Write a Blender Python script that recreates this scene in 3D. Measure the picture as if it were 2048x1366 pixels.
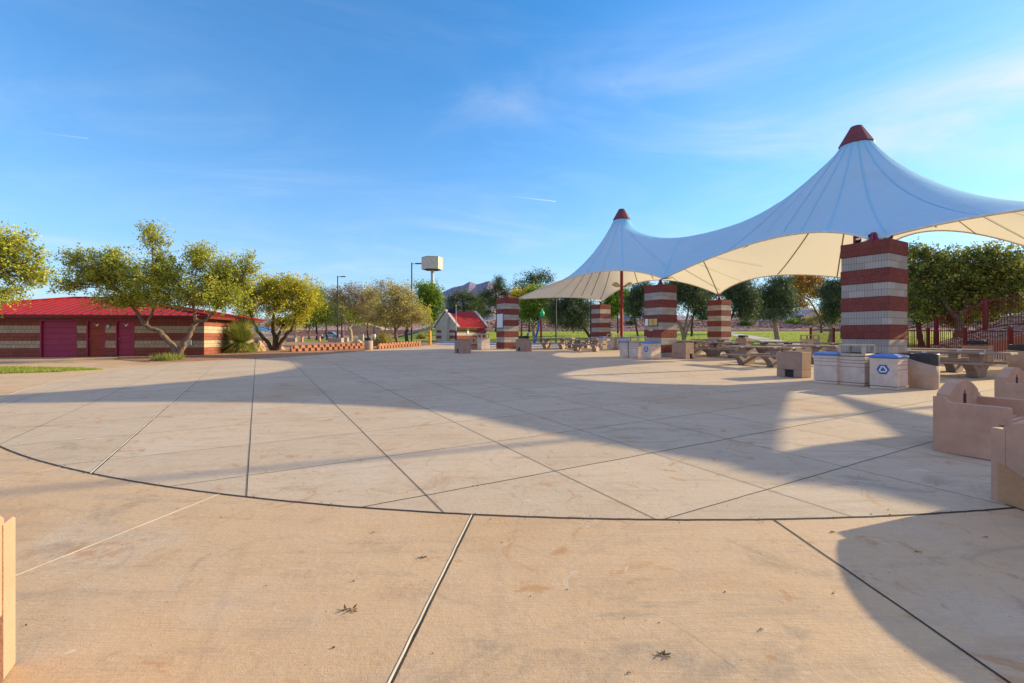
import bpy, bmesh, math, random
import numpy as np
from mathutils import Vector, Matrix
from mathutils.geometry import delaunay_2d_cdt
R = math.radians
sc = bpy.context.scene
for o in list(bpy.data.objects): bpy.data.objects.remove(o)
COL = sc.collection

# ---------------------------------------------------------------- camera, sky, sun, exposure
EYE = 1.6; FPX = 910.2; HOR = 671.0            # eye height, focal length and horizon row in photo pixels
cam_d = bpy.data.cameras.new("camera"); cam = bpy.data.objects.new("camera", cam_d); COL.objects.link(cam)
cam_d.lens = 16.0; cam_d.sensor_width = 36.0; cam_d.clip_end = 20000; cam_d.clip_start = 0.05
cam_d.shift_y = -12.0/2048
cam.location = (0, 0, EYE); cam.rotation_euler = (R(90), 0, 0)
sc.camera = cam
SUN_AZ = math.atan2(0.943, 0.333)              # clockwise from +Y
SUN_EL = R(18.5)
SUND = Vector((math.sin(SUN_AZ)*math.cos(SUN_EL), math.cos(SUN_AZ)*math.cos(SUN_EL), math.sin(SUN_EL)))
sd = bpy.data.lights.new("sun", 'SUN'); sd.energy = 5.0; sd.angle = R(0.5); sd.color = (1.0, 0.80, 0.46)
sun = bpy.data.objects.new("sun", sd); COL.objects.link(sun)
sun.rotation_euler = SUND.to_track_quat('Z', 'Y').to_euler(); sun.location = (30, 10, 30)

world = bpy.data.worlds.new("World"); sc.world = world; world.use_nodes = True
wt = world.node_tree; wn = wt.nodes; wl = wt.links
for n in list(wn): wn.remove(n)
def wnode(t, **k):
    n = wn.new(t)
    for a, b in k.items(): setattr(n, a, b)
    return n
sky = wnode('ShaderNodeTexSky'); sky.sky_type = 'NISHITA'; sky.sun_disc = False
sky.sun_elevation = SUN_EL; sky.sun_rotation = SUN_AZ; sky.altitude = 600; sky.air_density = 1.0; sky.dust_density = 0.25; sky.ozone_density = 2.5
grd = wnode('ShaderNodeMix'); grd.data_type = 'RGBA'; grd.blend_type = 'MULTIPLY'; grd.inputs[0].default_value = 1.0
grd.inputs[7].default_value = (0.95, 1.36, 1.58, 1); wl.new(sky.outputs[0], grd.inputs[6])
hs = wnode('ShaderNodeHueSaturation'); hs.inputs['Saturation'].default_value = 1.15; hs.inputs['Value'].default_value = 1.0
wl.new(grd.outputs[2], hs.inputs['Color'])
# thin cirrus: noise on the sky direction projected on a high flat layer
tc = wnode('ShaderNodeTexCoord'); sep = wnode('ShaderNodeSeparateXYZ'); wl.new(tc.outputs['Generated'], sep.inputs[0])
def wmath(op, a, b=None, c=None):
    n = wnode('ShaderNodeMath', operation=op)
    for i, v in enumerate((a, b, c)):
        if v is None: continue
        if isinstance(v, (int, float)): n.inputs[i].default_value = v
        else: wl.new(v, n.inputs[i])
    return n.outputs[0]
zz = wmath('MAXIMUM', wmath('ADD', sep.outputs[2], 0.06), 0.03)
u = wmath('DIVIDE', sep.outputs[0], zz); v = wmath('DIVIDE', sep.outputs[1], zz)
cmb = wnode('ShaderNodeCombineXYZ'); wl.new(u, cmb.inputs[0]); wl.new(v, cmb.inputs[1])
def cirrus(rot, scl, sx, sy, det, dist, lo, hi):
    mp = wnode('ShaderNodeMapping'); mp.inputs['Rotation'].default_value = (0, 0, R(rot)); mp.inputs['Scale'].default_value = (sx, sy, 1)
    wl.new(cmb.outputs[0], mp.inputs[0])
    nz = wnode('ShaderNodeTexNoise'); nz.inputs['Scale'].default_value = scl; nz.inputs['Detail'].default_value = det
    nz.inputs['Roughness'].default_value = 0.62; nz.inputs['Distortion'].default_value = dist
    wl.new(mp.outputs[0], nz.inputs['Vector'])
    mr = wnode('ShaderNodeMapRange'); mr.inputs[1].default_value = lo; mr.inputs[2].default_value = hi; mr.interpolation_type = 'SMOOTHSTEP'
    wl.new(nz.outputs[0], mr.inputs[0]); return mr.outputs[0]
c1 = cirrus(-58, 0.7, 0.75, 1.15, 6, 1.2, 0.36, 0.92)
c2 = cirrus(40, 1.3, 0.6, 1.9, 9, 1.6, 0.44, 0.95)
c3 = cirrus(0, 0.5, 1, 1, 3, 0.2, 0.40, 0.66)
cl = wmath('MULTIPLY', wmath('ADD', wmath('MULTIPLY', c1, 0.62), wmath('MULTIPLY', c2, 0.12)), wmath('ADD', 0.45, wmath('MULTIPLY', c3, 1.1)))
# more veil towards the sun's side
sunside = wmath('SMOOTH_MIN', 1.0, wmath('MAXIMUM', wmath('MULTIPLY', wmath('SUBTRACT', wmath('ADD', wmath('MULTIPLY', sep.outputs[0], 0.943), wmath('MULTIPLY', sep.outputs[1], 0.333)), 0.35), 1.0), 0.0), 0.05)
cl = wmath('ADD', wmath('MULTIPLY', cl, wmath('ADD', 0.62, wmath('MULTIPLY', sunside, 1.5))), wmath('MULTIPLY', sunside, 0.22))
# two contrails: thin bands on the same layer
def contrail(px0, py0, px1, py1, wdt, amt):
    def pt(px, py):
        d = Vector(((px-1024)/FPX, 1, (HOR-py)/FPX)).normalized(); q = max(d.z+0.06, 0.03)
        return d.x/q, d.y/q
    a = pt(px0, py0); b = pt(px1, py1); L = math.hypot(b[0]-a[0], b[1]-a[1]); dx, dy = (b[0]-a[0])/L, (b[1]-a[1])/L
    pu = wmath('SUBTRACT', u, a[0]); pv = wmath('SUBTRACT', v, a[1])
    al = wmath('ADD', wmath('MULTIPLY', pu, dx), wmath('MULTIPLY', pv, dy))
    ac = wmath('ABSOLUTE', wmath('SUBTRACT', wmath('MULTIPLY', pu, dy), wmath('MULTIPLY', pv, dx)))
    cross = wmath('MAXIMUM', wmath('SUBTRACT', 1.0, wmath('DIVIDE', ac, wdt)), 0.0)
    t = wmath('DIVIDE', al, L)
    inside = wmath('MULTIPLY', wmath('GREATER_THAN', t, 0.0), wmath('LESS_THAN', t, 1.0))
    return wmath('MULTIPLY', wmath('MULTIPLY', cross, inside), wmath('MULTIPLY', t, amt))
ct = wmath('ADD', contrail(1010, 391, 1112, 403, 0.012, 0.75), contrail(60, 263, 177, 277, 0.010, 0.3))
cl = wmath('MINIMUM', wmath('ADD', cl, ct), 0.9)
# bright fill veil added overhead and behind the camera to lift the shade
def wramp(val, a, b):
    n = wnode('ShaderNodeMapRange'); n.interpolation_type = 'SMOOTHSTEP'; n.inputs[1].default_value = a; n.inputs[2].default_value = b; wl.new(val, n.inputs[0]); return n.outputs[0]
veil = wmath('MULTIPLY', wmath('MAXIMUM', wramp(sep.outputs[2], 0.64, 0.84), wramp(wmath('MULTIPLY', sep.outputs[1], -1.0), 0.0, 0.40)), 0.85)
hz = wmath('POWER', 2.718, wmath('MULTIPLY', wmath('MAXIMUM', sep.outputs[2], 0.0), -4.5))   # pale air low over the horizon
hm = wnode('ShaderNodeMix'); hm.data_type = 'RGBA'; wl.new(wmath('MULTIPLY', hz, 0.88), hm.inputs[0])
wl.new(hs.outputs[0], hm.inputs[6]); hm.inputs[7].default_value = (2.95, 3.3, 4.0, 1)
mx = wnode('ShaderNodeMix'); mx.data_type = 'RGBA'
wl.new(cl, mx.inputs[0]); wl.new(hm.outputs[2], mx.inputs[6]); mx.inputs[7].default_value = (4.6, 5.0, 5.6, 1)
mv = wnode('ShaderNodeMix'); mv.data_type = 'RGBA'; wl.new(veil, mv.inputs[0]); wl.new(mx.outputs[2], mv.inputs[6]); mv.inputs[7].default_value = (3.2, 3.3, 4.5, 1)
bg = wnode('ShaderNodeBackground'); bg.inputs[1].default_value = 0.118
wl.new(mv.outputs[2], bg.inputs[0]); wo = wnode('ShaderNodeOutputWorld'); wl.new(bg.outputs[0], wo.inputs[0])
sc.view_settings.view_transform = 'Standard'; sc.view_settings.look = 'None'; sc.view_settings.gamma = 1.0
sc.view_settings.exposure = 0.66

# ---------------------------------------------------------------- helpers
def ss(t): t = min(1.0, max(0.0, t)); return t*t*(3-2*t)
def cl01(t, a, b): return min(b, max(a, t))
def gz(x, y):
    z = 0.0185*cl01(y, -20, 46)
    if y > 46:
        a = x/y; f = ss((a + 0.27)/0.13); y0 = 48 + 12*ss((0.06-a)/0.12)
        z += f*(1.5*(cl01(y, y0, 85)-y0)/(85-y0) + 0.2*(cl01(y, 85, 95)-85) + 0.006*(cl01(y, 95, 400)-95))
        z += (1-f)*1.1*ss((y-104)/12)
    m = ss((x-23.2)/6.5)*ss((31-y)/6)
    if y > 0: z += 2.7*m
    return z
def P(px, py, Z):
    return Vector(((px-1024)/FPX*Z, Z, EYE-(py-HOR)/FPX*Z))
def tag(o, label=None, cat=None, group=None, kind=None):
    if label: o['label'] = label
    if cat: o['category'] = cat
    if group: o['group'] = group
    if kind: o['kind'] = kind
    return o
def empty(name, loc, rz, label, cat, group=None):
    o = bpy.data.objects.new(name, None); COL.objects.link(o); o.empty_display_size = 0.3
    o.location = loc; o.rotation_euler = (0, 0, rz)
    return tag(o, label, cat, group)
def copy_tree(o, parent=None):
    c = o.copy(); COL.objects.link(c); c.parent = parent
    for ch in list(o.children): copy_tree(ch, c)
    return c
def again(src, loc, rz, label, group=None):
    c = copy_tree(src); c.location = loc; c.rotation_euler = (0, 0, rz); c['label'] = label
    if group: c['group'] = group
    return c

class MB:
    def __init__(s): s.v = []; s.f = []; s.m = []; s.sm = []
    def add(s, vs, fs, mi=0, smooth=False, M=None):
        b = len(s.v)
        for p in vs:
            p = Vector(p)
            s.v.append(tuple(M @ p) if M is not None else tuple(p))
        for f in fs: s.f.append([b+i for i in f]); s.m.append(mi); s.sm.append(smooth)
    def box(s, c, d, mi=0, rz=0, M=None):
        x, y, z = d[0]/2, d[1]/2, d[2]/2
        vs = [(-x,-y,-z),(x,-y,-z),(x,y,-z),(-x,y,-z),(-x,-y,z),(x,-y,z),(x,y,z),(-x,y,z)]
        T = Matrix.Translation(c) @ Matrix.Rotation(rz, 4, 'Z')
        if M is not None: T = M @ T
        s.add(vs, [(0,3,2,1),(4,5,6,7),(0,1,5,4),(1,2,6,5),(2,3,7,6),(3,0,4,7)], mi, False, T)
    def prism(s, poly, a, b, axis='z', mi=0, M=None, smooth=False):
        # poly in the plane perpendicular to axis, extruded a..b
        def mk(p, t):
            if axis == 'z': return (p[0], p[1], t)
            if axis == 'x': return (t, p[0], p[1])
            return (p[0], t, p[1])
        n = len(poly); vs = [mk(p, a) for p in poly] + [mk(p, b) for p in poly]
        s.add(vs, [tuple(range(n-1, -1, -1)), tuple(range(n, 2*n))], mi, False, M)
        s.add(vs, [(i, (i+1) % n, n+(i+1) % n, n+i) for i in range(n)], mi, smooth, M)
    def lathe(s, prof, n=20, mi=0, M=None, cap=True, smooth=True):
        vs = []
        for r, z in prof:
            for k in range(n): vs.append((r*math.cos(2*math.pi*k/n), r*math.sin(2*math.pi*k/n), z))
        fs = []
        for i in range(len(prof)-1):
            for k in range(n): fs.append((i*n+k, i*n+(k+1) % n, (i+1)*n+(k+1) % n, (i+1)*n+k))
        s.add(vs, fs, mi, smooth, M)
        if cap:
            s.add(vs[:n], [tuple(range(n-1, -1, -1))], mi, False, M); s.add(vs[-n:], [tuple(range(n))], mi, False, M)
    def tube(s, pts, rad, n=6, mi=0, cap=True):
        pts = [Vector(p) for p in pts]; 
        if not isinstance(rad, (list, tuple)): rad = [rad]*len(pts)
        vs = []; ref = Vector((0.3, 0.2, 1)) if abs((pts[-1]-pts[0]).normalized().z) < 0.9 else Vector((1, 0.1, 0))
        for i, p in enumerate(pts):
            t = (pts[min(i+1, len(pts)-1)]-pts[max(i-1, 0)])
            t = t.normalized() if t.length > 1e-9 else Vector((0, 0, 1))
            a = t.cross(ref)
            if a.length < 1e-4: a = t.cross(Vector((0, 1, 0)))
            a.normalize(); b = t.cross(a)
            for k in range(n):
                an = 2*math.pi*k/n; vs.append(p + (a*math.cos(an)+b*math.sin(an))*rad[i])
        fs = []
        for i in range(len(pts)-1):
            for k in range(n): fs.append((i*n+k, (i+1)*n+k, (i+1)*n+(k+1) % n, i*n+(k+1) % n))
        s.add(vs, fs, mi, True)
        if cap and n > 2:
            s.add(vs[:n], [tuple(range(n))], mi); s.add(vs[-n:], [tuple(range(n-1, -1, -1))], mi)
    def build(s, name, mats, parent=None, loc=(0,0,0), rz=0, bevel=0, seg=2):
        me = bpy.data.meshes.new(name); me.from_pydata(s.v, [], s.f)
        if not isinstance(mats, (list, tuple)): mats = [mats]
        for m in mats: me.materials.append(m)
        me.polygons.foreach_set('material_index', s.m); me.polygons.foreach_set('use_smooth', s.sm)
        me.update()
        o = bpy.data.objects.new(name, me); COL.objects.link(o); o.parent = parent; o.location = loc; o.rotation_euler = (0, 0, rz)
        if bevel:
            b = o.modifiers.new('bevel', 'BEVEL'); b.width = bevel; b.segments = seg; b.limit_method = 'ANGLE'; b.angle_limit = R(40)
            b.use_clamp_overlap = True
        return o

# ---------------------------------------------------------------- materials
class Mat:
    def __init__(s, name, rough=0.8, spec=0.3, metal=0.0):
        s.m = bpy.data.materials.new(name); s.m.use_nodes = True; s.t = s.m.node_tree; s.n = s.t.nodes; s.l = s.t.links
        s.b = s.n['Principled BSDF']; s.b.inputs['Roughness'].default_value = rough; s.b.inputs['Metallic'].default_value = metal
        s.b.inputs['Specular IOR Level'].default_value = spec
        s.co = s.n.new('ShaderNodeTexCoord').outputs['Object']
    def node(s, t, **k):
        n = s.n.new(t)
        for a, b in k.items(): setattr(n, a, b)
        return n
    def inp(s, n, i, v):
        if isinstance(v, (int, float)): n.inputs[i].default_value = v
        elif isinstance(v, (tuple, list)): n.inputs[i].default_value = tuple(v)+((1,) if len(v) == 3 and n.inputs[i].type == 'RGBA' else ())
        else: s.l.new(v, n.inputs[i])
    def math(s, op, a, b=0.0, c=0.0):
        n = s.node('ShaderNodeMath', operation=op); s.inp(n, 0, a); s.inp(n, 1, b); s.inp(n, 2, c); return n.outputs[0]
    def map(s, vec, loc=(0,0,0), rot=(0,0,0), scl=(1,1,1)):
        n = s.node('ShaderNodeMapping'); s.l.new(vec, n.inputs[0])
        n.inputs['Location'].default_value = loc; n.inputs['Rotation'].default_value = rot; n.inputs['Scale'].default_value = scl
        return n.outputs[0]
    def noise(s, scale, det=5, rough=0.55, vec=None, dist=0.0):
        n = s.node('ShaderNodeTexNoise'); s.l.new(vec if vec is not None else s.co, n.inputs['Vector'])
        n.inputs['Scale'].default_value = scale; n.inputs['Detail'].default_value = det; n.inputs['Roughness'].default_value = rough
        n.inputs['Distortion'].default_value = dist; return n.outputs[0]
    def vor(s, scale, feature='F1', vec=None, out=0):
        n = s.node('ShaderNodeTexVoronoi', feature=feature); s.l.new(vec if vec is not None else s.co, n.inputs['Vector']); n.inputs['Scale'].default_value = scale
        return n.outputs[out]
    def rng(s, v, a, b, c=0.0, d=1.0, smooth=False):
        n = s.node('ShaderNodeMapRange')
        if smooth: n.interpolation_type = 'SMOOTHSTEP'
        s.inp(n, 0, v); s.inp(n, 1, a); s.inp(n, 2, b); s.inp(n, 3, c); s.inp(n, 4, d); return n.outputs[0]
    def mix(s, f, a, b, mode='MIX'):
        n = s.node('ShaderNodeMix', data_type='RGBA', blend_type=mode); s.inp(n, 0, f); s.inp(n, 6, a); s.inp(n, 7, b); return n.outputs[2]
    def sep(s, vec=None):
        n = s.node('ShaderNodeSeparateXYZ'); s.l.new(vec if vec is not None else s.co, n.inputs[0]); return n.outputs
    def comb(s, x, y, z=0.0):
        n = s.node('ShaderNodeCombineXYZ'); s.inp(n, 0, x); s.inp(n, 1, y); s.inp(n, 2, z); return n.outputs[0]
    def color(s, v): s.inp(s.b, 'Base Color', v); return s
    def bump(s, h, strength=0.3, dist=0.02):
        n = s.node('ShaderNodeBump'); n.inputs['Strength'].default_value = strength; n.inputs['Distance'].default_value = dist
        s.inp(n, 'Height', h); s.l.new(n.outputs[0], s.b.inputs['Normal']); return s

def simple(name, c, rough=0.7, var=0.15, scale=6.0, metal=0.0, spec=0.3, bump=0.0, bs=40):
    m = Mat(name, rough, spec, metal)
    n = m.noise(scale, 6)
    d = tuple(x*(1-var) for x in c); e = tuple(min(1, x*(1+var)) for x in c)
    m.color(m.mix(m.rng(n, 0.3, 0.7), d, e))
    if bump: m.bump(m.noise(bs, 4), bump, 0.01)
    return m.m

CX, CY, CR = 1.56, 20.1, 16.35
def m_concrete():
    m = Mat('plaza_concrete', 0.86, 0.25)
    x, y, z = m.sep()[:3]
    dx = m.math('SUBTRACT', x, CX); dy = m.math('SUBTRACT', y, CY)
    r = m.math('SQRT', m.math('ADD', m.math('MULTIPLY', dx, dx), m.math('MULTIPLY', dy, dy)))
    inside = m.math('LESS_THAN', r, CR)
    # tone of each slab
    un = m.math('FLOOR', m.math('DIVIDE', m.math('SUBTRACT', m.math('ADD', m.math('MULTIPLY', x, 0.873), m.math('MULTIPLY', y, 0.488)), -0.09), 1.48))
    vn = m.math('FLOOR', m.math('DIVIDE', m.math('SUBTRACT', m.math('ADD', m.math('MULTIPLY', x, -0.488), m.math('MULTIPLY', y, 0.873)), 4.15), 1.48))
    wnz = m.node('ShaderNodeTexWhiteNoise', noise_dimensions='2D'); m.l.new(m.comb(un, vn), wnz.inputs['Vector'])
    ang = m.math('FLOOR', m.math('DIVIDE', m.math('SUBTRACT', m.math('ARCTAN2', dx, m.math('MULTIPLY', dy, -1.0)), R(2.1)), R(8.74)))
    wn2 = m.node('ShaderNodeTexWhiteNoise', noise_dimensions='1D'); m.l.new(ang, wn2.inputs['W'])
    big = m.noise(0.32, 6, 0.6, dist=0.8); med = m.noise(1.5, 8, 0.65, dist=0.5); fine = m.noise(26, 6, 0.7); grain = m.noise(170, 3, 0.6)
    brush = m.noise(16, 5, 0.65, m.map(m.co, rot=(0, 0, R(-28)), scl=(0.32, 4.5, 1)))
    cin = m.mix(m.rng(wnz.outputs[0], 0, 1), (0.55, 0.445, 0.318), (0.625, 0.505, 0.365))
    cout = m.mix(m.rng(wn2.outputs[0], 0, 1), (0.64, 0.445, 0.255), (0.665, 0.475, 0.29))
    c = m.mix(inside, cout, cin)
    c = m.mix(m.math('MULTIPLY', m.rng(big, 0.48, 0.70, 0, 1, True), m.rng(inside, 0, 1, 0.95, 0.38)), c, (0.50, 0.30, 0.14))
    c = m.mix(m.math('MULTIPLY', m.rng(m.noise(0.9, 7, 0.7, m.map(m.co, loc=(7, 3, 0))), 0.56, 0.74, 0, 1, True), 0.5), c, (0.36, 0.24, 0.13))
    c = m.mix(m.math('MULTIPLY', m.rng(m.noise(0.55, 7, 0.65, m.map(m.co, loc=(2, 9, 0))), 0.5, 0.75, 0, 1, True), 0.55), c, (0.62, 0.56, 0.47))
    c = m.mix(m.rng(m.noise(0.75, 7, 0.7, m.map(m.co, loc=(31, 14, 0), scl=(1, 1.6, 1)), 1.2), 0.56, 0.70, 0, 0.6, True), c, (0.27, 0.225, 0.17))
    # damp-looking ring marks and drips
    c = m.mix(m.rng(m.vor(0.5, 'DISTANCE_TO_EDGE', m.map(m.co, loc=(4, 4, 0))), 0.0, 0.012, 0.16, 0.0), c, (0.30, 0.22, 0.15))
    c = m.mix(m.rng(med, 0.3, 0.7, 0.0, 0.22), c, (0.42, 0.34, 0.26))
    stk = m.noise(2.2, 7, 0.65, m.map(m.co, rot=(0, 0, R(-6)), scl=(0.30, 2.6, 1)), 0.3)
    c = m.mix(m.rng(stk, 0.50, 0.72, 0.0, 0.42, True), c, (0.33, 0.27, 0.21))
    c = m.mix(m.rng(brush, 0.35, 0.7, 0.0, 0.24), c, (0.37, 0.29, 0.21))
    c = m.mix(m.rng(fine, 0.52, 0.72, 0, 0.28), c, (0.66, 0.60, 0.52))
    sp = m.vor(7.5); c = m.mix(m.rng(sp, 0.03, 0.05, 0.55, 0.0), c, (0.08, 0.06, 0.04))
    c = m.mix(m.rng(grain, 0.35, 0.7, 0.0, 0.26), c, (0.26, 0.17, 0.10))
    c = m.mix(m.rng(m.noise(6.5, 8, 0.75, m.map(m.co, loc=(1, 5, 0)), 0.8), 0.52, 0.70, 0.0, 0.30), c, (0.33, 0.23, 0.15))
    c = m.mix(m.rng(m.noise(1.7, 8, 0.7, m.map(m.co, loc=(17, 2, 0)), 2.0), 0.57, 0.66, 0.0, 0.55, True), c, (0.42, 0.21, 0.08))
    c = m.mix(m.rng(m.noise(2.3, 8, 0.7, m.map(m.co, loc=(9, 22, 0)), 1.0), 0.63, 0.70, 0.0, 0.5, True), c, (0.70, 0.64, 0.54))
    # tyre scuffs: thin arcs
    sc_ = m.math('ABSOLUTE', m.math('SUBTRACT', m.noise(0.35, 2, 0.4, m.map(m.co, loc=(12, 5, 0))), 0.5))
    c = m.mix(m.math('MULTIPLY', m.rng(sc_, 0.0, 0.004, 0.3, 0.0), m.rng(med, 0.5, 0.6, 0, 1)), c, (0.17, 0.14, 0.12))
    m.color(c)
    m.bump(m.math('ADD', m.math('MULTIPLY', grain, 0.5), m.math('ADD', m.math('MULTIPLY', brush, 0.9), fine)), 0.7, 0.006)
    return m.m
def m_block(kind):
    m = Mat('masonry_'+kind, 0.93, 0.15)
    x, y, z = m.sep()[:3]
    uv = m.comb(m.math('ADD', x, y), z)
    b = m.node('ShaderNodeTexBrick'); m.l.new(uv, b.inputs['Vector']); b.inputs['Scale'].default_value = 1.0
    b.inputs['Brick Width'].default_value = 0.4; b.inputs['Row Height'].default_value = 0.2; b.inputs['Mortar Size'].default_value = 0.006
    b.offset = 0.5; b.inputs['Mortar Smooth'].default_value = 0.2; b.inputs['Bias'].default_value = 0.0
    n = m.noise(7, 7, 0.65); f = m.noise(70, 4, 0.7)
    if kind == 'grey':
        b.inputs['Color1'].default_value = (0.46, 0.44, 0.41, 1); b.inputs['Color2'].default_value = (0.33, 0.32, 0.29, 1); b.inputs['Mortar'].default_value = (0.20, 0.18, 0.16, 1)
        s2 = m.node('ShaderNodeTexBrick'); m.l.new(uv, s2.inputs['Vector']); s2.inputs['Scale'].default_value = 1.0; s2.offset = 0.0
        s2.inputs['Brick Width'].default_value = 0.0667; s2.inputs['Row Height'].default_value = 0.2; s2.inputs['Mortar Size'].default_value = 0.0055; s2.inputs['Mortar Smooth'].default_value = 0.3
        c = m.mix(m.math('MULTIPLY', s2.outputs['Fac'], 0.75), b.outputs['Color'], (0.16, 0.15, 0.14))
        c = m.mix(m.rng(n, 0.35, 0.7, 0, 0.25), c, (0.40, 0.34, 0.28))
        m.color(c)
        m.bump(m.math('SUBTRACT', m.math('MULTIPLY', f, 0.15), m.math('ADD', s2.outputs['Fac'], b.outputs['Fac'])), 0.7, 0.008)
    else:
        b.inputs['Color1'].default_value = (0.215, 0.075, 0.070, 1); b.inputs['Color2'].default_value = (0.15, 0.052, 0.050, 1); b.inputs['Mortar'].default_value = (0.08, 0.035, 0.032, 1)
        v = m.vor(16); c = m.mix(m.rng(v, 0.0, 0.6, 0.0, 0.4), b.outputs['Color'], (0.33, 0.10, 0.07))
        c = m.mix(m.rng(m.noise(3.0, 8, 0.75, dist=1.5), 0.62, 0.72, 0, 0.35), c, (0.45, 0.30, 0.30))
        c = m.mix(m.rng(f, 0.3, 0.8, 0, 0.5), c, (0.12, 0.03, 0.025))
        m.color(c); m.bump(m.math('ADD', m.math('MULTIPLY', v, 1.0), m.math('ADD', n, m.math('MULTIPLY', f, 0.4))), 0.9, 0.03)
    return m.m
def m_precast(name, c, sp=(0.16, 0.09, 0.06)):
    m = Mat(name, 0.85, 0.25)
    n = m.noise(3.2, 7, 0.65); f = m.noise(60, 4, 0.7); v = m.vor(120)
    k = m.mix(m.rng(n, 0.3, 0.7), tuple(a*0.80 for a in c), tuple(min(1, a*1.14) for a in c))
    k = m.mix(m.rng(m.noise(1.1, 6, 0.6, m.map(m.co, loc=(3, 1, 0), scl=(1, 1, .35))), 0.5, 0.7, 0, 0.35), k, tuple(a*q for a, q in zip(c, (0.82, 0.7, 0.6))))
    k = m.mix(m.rng(f, 0.3, 0.75, 0, 0.22), k, sp)
    k = m.mix(m.rng(m.vor(18), 0.03, 0.07, 0.7, 0), k, (0.10, 0.05, 0.03))
    m.color(k); m.bump(m.math('ADD', f, m.math('MULTIPLY', v, 0.6)), 0.35, 0.006); return m.m
def m_paint(name, c, rough=0.45, spec=0.4, wear=0.3):
    m = Mat(name, rough, spec); n = m.noise(4, 7, 0.7); s = m.noise(3, 6, 0.7, m.map(m.co, scl=(6, 6, 0.5)))
    k = m.mix(m.rng(n, 0.35, 0.7, 0, wear), c, tuple(a*0.6 for a in c)); k = m.mix(m.rng(s, 0.55, 0.75, 0, wear), k, tuple(min(1, a*1.25+0.04) for a in c))
    m.color(k); m.bump(m.noise(35, 3), 0.06, 0.004); return m.m
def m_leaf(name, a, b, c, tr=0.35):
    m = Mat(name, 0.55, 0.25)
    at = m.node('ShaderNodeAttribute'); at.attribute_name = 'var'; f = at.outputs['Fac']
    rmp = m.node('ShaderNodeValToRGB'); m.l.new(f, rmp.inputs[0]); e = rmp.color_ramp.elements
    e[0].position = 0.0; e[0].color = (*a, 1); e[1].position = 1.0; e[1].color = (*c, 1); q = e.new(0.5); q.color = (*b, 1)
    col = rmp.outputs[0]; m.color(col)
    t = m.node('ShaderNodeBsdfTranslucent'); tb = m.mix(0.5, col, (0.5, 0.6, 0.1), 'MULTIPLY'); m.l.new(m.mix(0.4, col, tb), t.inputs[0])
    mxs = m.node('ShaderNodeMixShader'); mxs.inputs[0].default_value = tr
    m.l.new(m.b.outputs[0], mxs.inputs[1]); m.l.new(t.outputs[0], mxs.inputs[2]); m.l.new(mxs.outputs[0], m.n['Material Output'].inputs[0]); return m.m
def m_bark(name, c):
    m = Mat(name, 0.95, 0.1); n = m.noise(9, 7, 0.7, m.map(m.co, scl=(2, 2, 0.35))); f = m.noise(40, 4)
    m.color(m.mix(m.rng(n, 0.35, 0.65), tuple(a*0.45 for a in c), tuple(min(1, a*1.3) for a in c))); m.bump(m.math('ADD', n, m.math('MULTIPLY', f, 0.3)), 0.8, 0.03); return m.m
def m_ground(name, c1, c2, c3, peb=22, pebamt=0.6, bump=0.8):
    m = Mat(name, 0.95, 0.1); big = m.noise(0.25, 6, 0.6); n = m.noise(2.5, 7, 0.7); v = m.vor(peb, out=1); d = m.vor(peb)
    c = m.mix(m.rng(big, 0.35, 0.65), c1, c2); c = m.mix(m.rng(n, 0.35, 0.7, 0, 0.6), c, c3)
    c = m.mix(pebamt, c, m.mix(1.0, c, m.mix(0.55, (0.7, 0.7, 0.7), v), 'OVERLAY')); c = m.mix(m.rng(d, 0.3, 0.65, 0, 0.5), c, tuple(a*0.35 for a in c3))
    m.color(c); m.bump(m.math('SUBTRACT', m.math('MULTIPLY', n, 0.4), d), bump, 0.04); return m.m
def m_grass():
    m = Mat('lawn_grass', 0.9, 0.1); big = m.noise(0.18, 5, 0.6); n = m.noise(1.6, 7, 0.7); f = m.noise(30, 5, 0.8)
    c = m.mix(m.rng(big, 0.35, 0.65), (0.23, 0.34, 0.025), (0.31, 0.40, 0.04)); c = m.mix(m.rng(n, 0.4, 0.7, 0, 0.5), c, (0.13, 0.17, 0.03)); c = m.mix(m.rng(f, 0.3, 0.7, 0, 0.6), c, (0.40, 0.46, 0.09))
    m.color(c); m.bump(f, 0.9, 0.05); return m.m
def m_metalroof():
    m = Mat('red_metal_roof', 0.5, 0.25); n = m.noise(2.0, 6, 0.6); s = m.noise(1.2, 6, 0.7, m.map(m.co, scl=(5, 0.6, 1)))
    c = m.mix(m.rng(n, 0.3, 0.7), (0.32, 0.018, 0.016), (0.40, 0.026, 0.02)); c = m.mix(m.rng(s, 0.55, 0.75, 0, 0.4), c, (0.50, 0.07, 0.05)); m.color(c); return m.m
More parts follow.
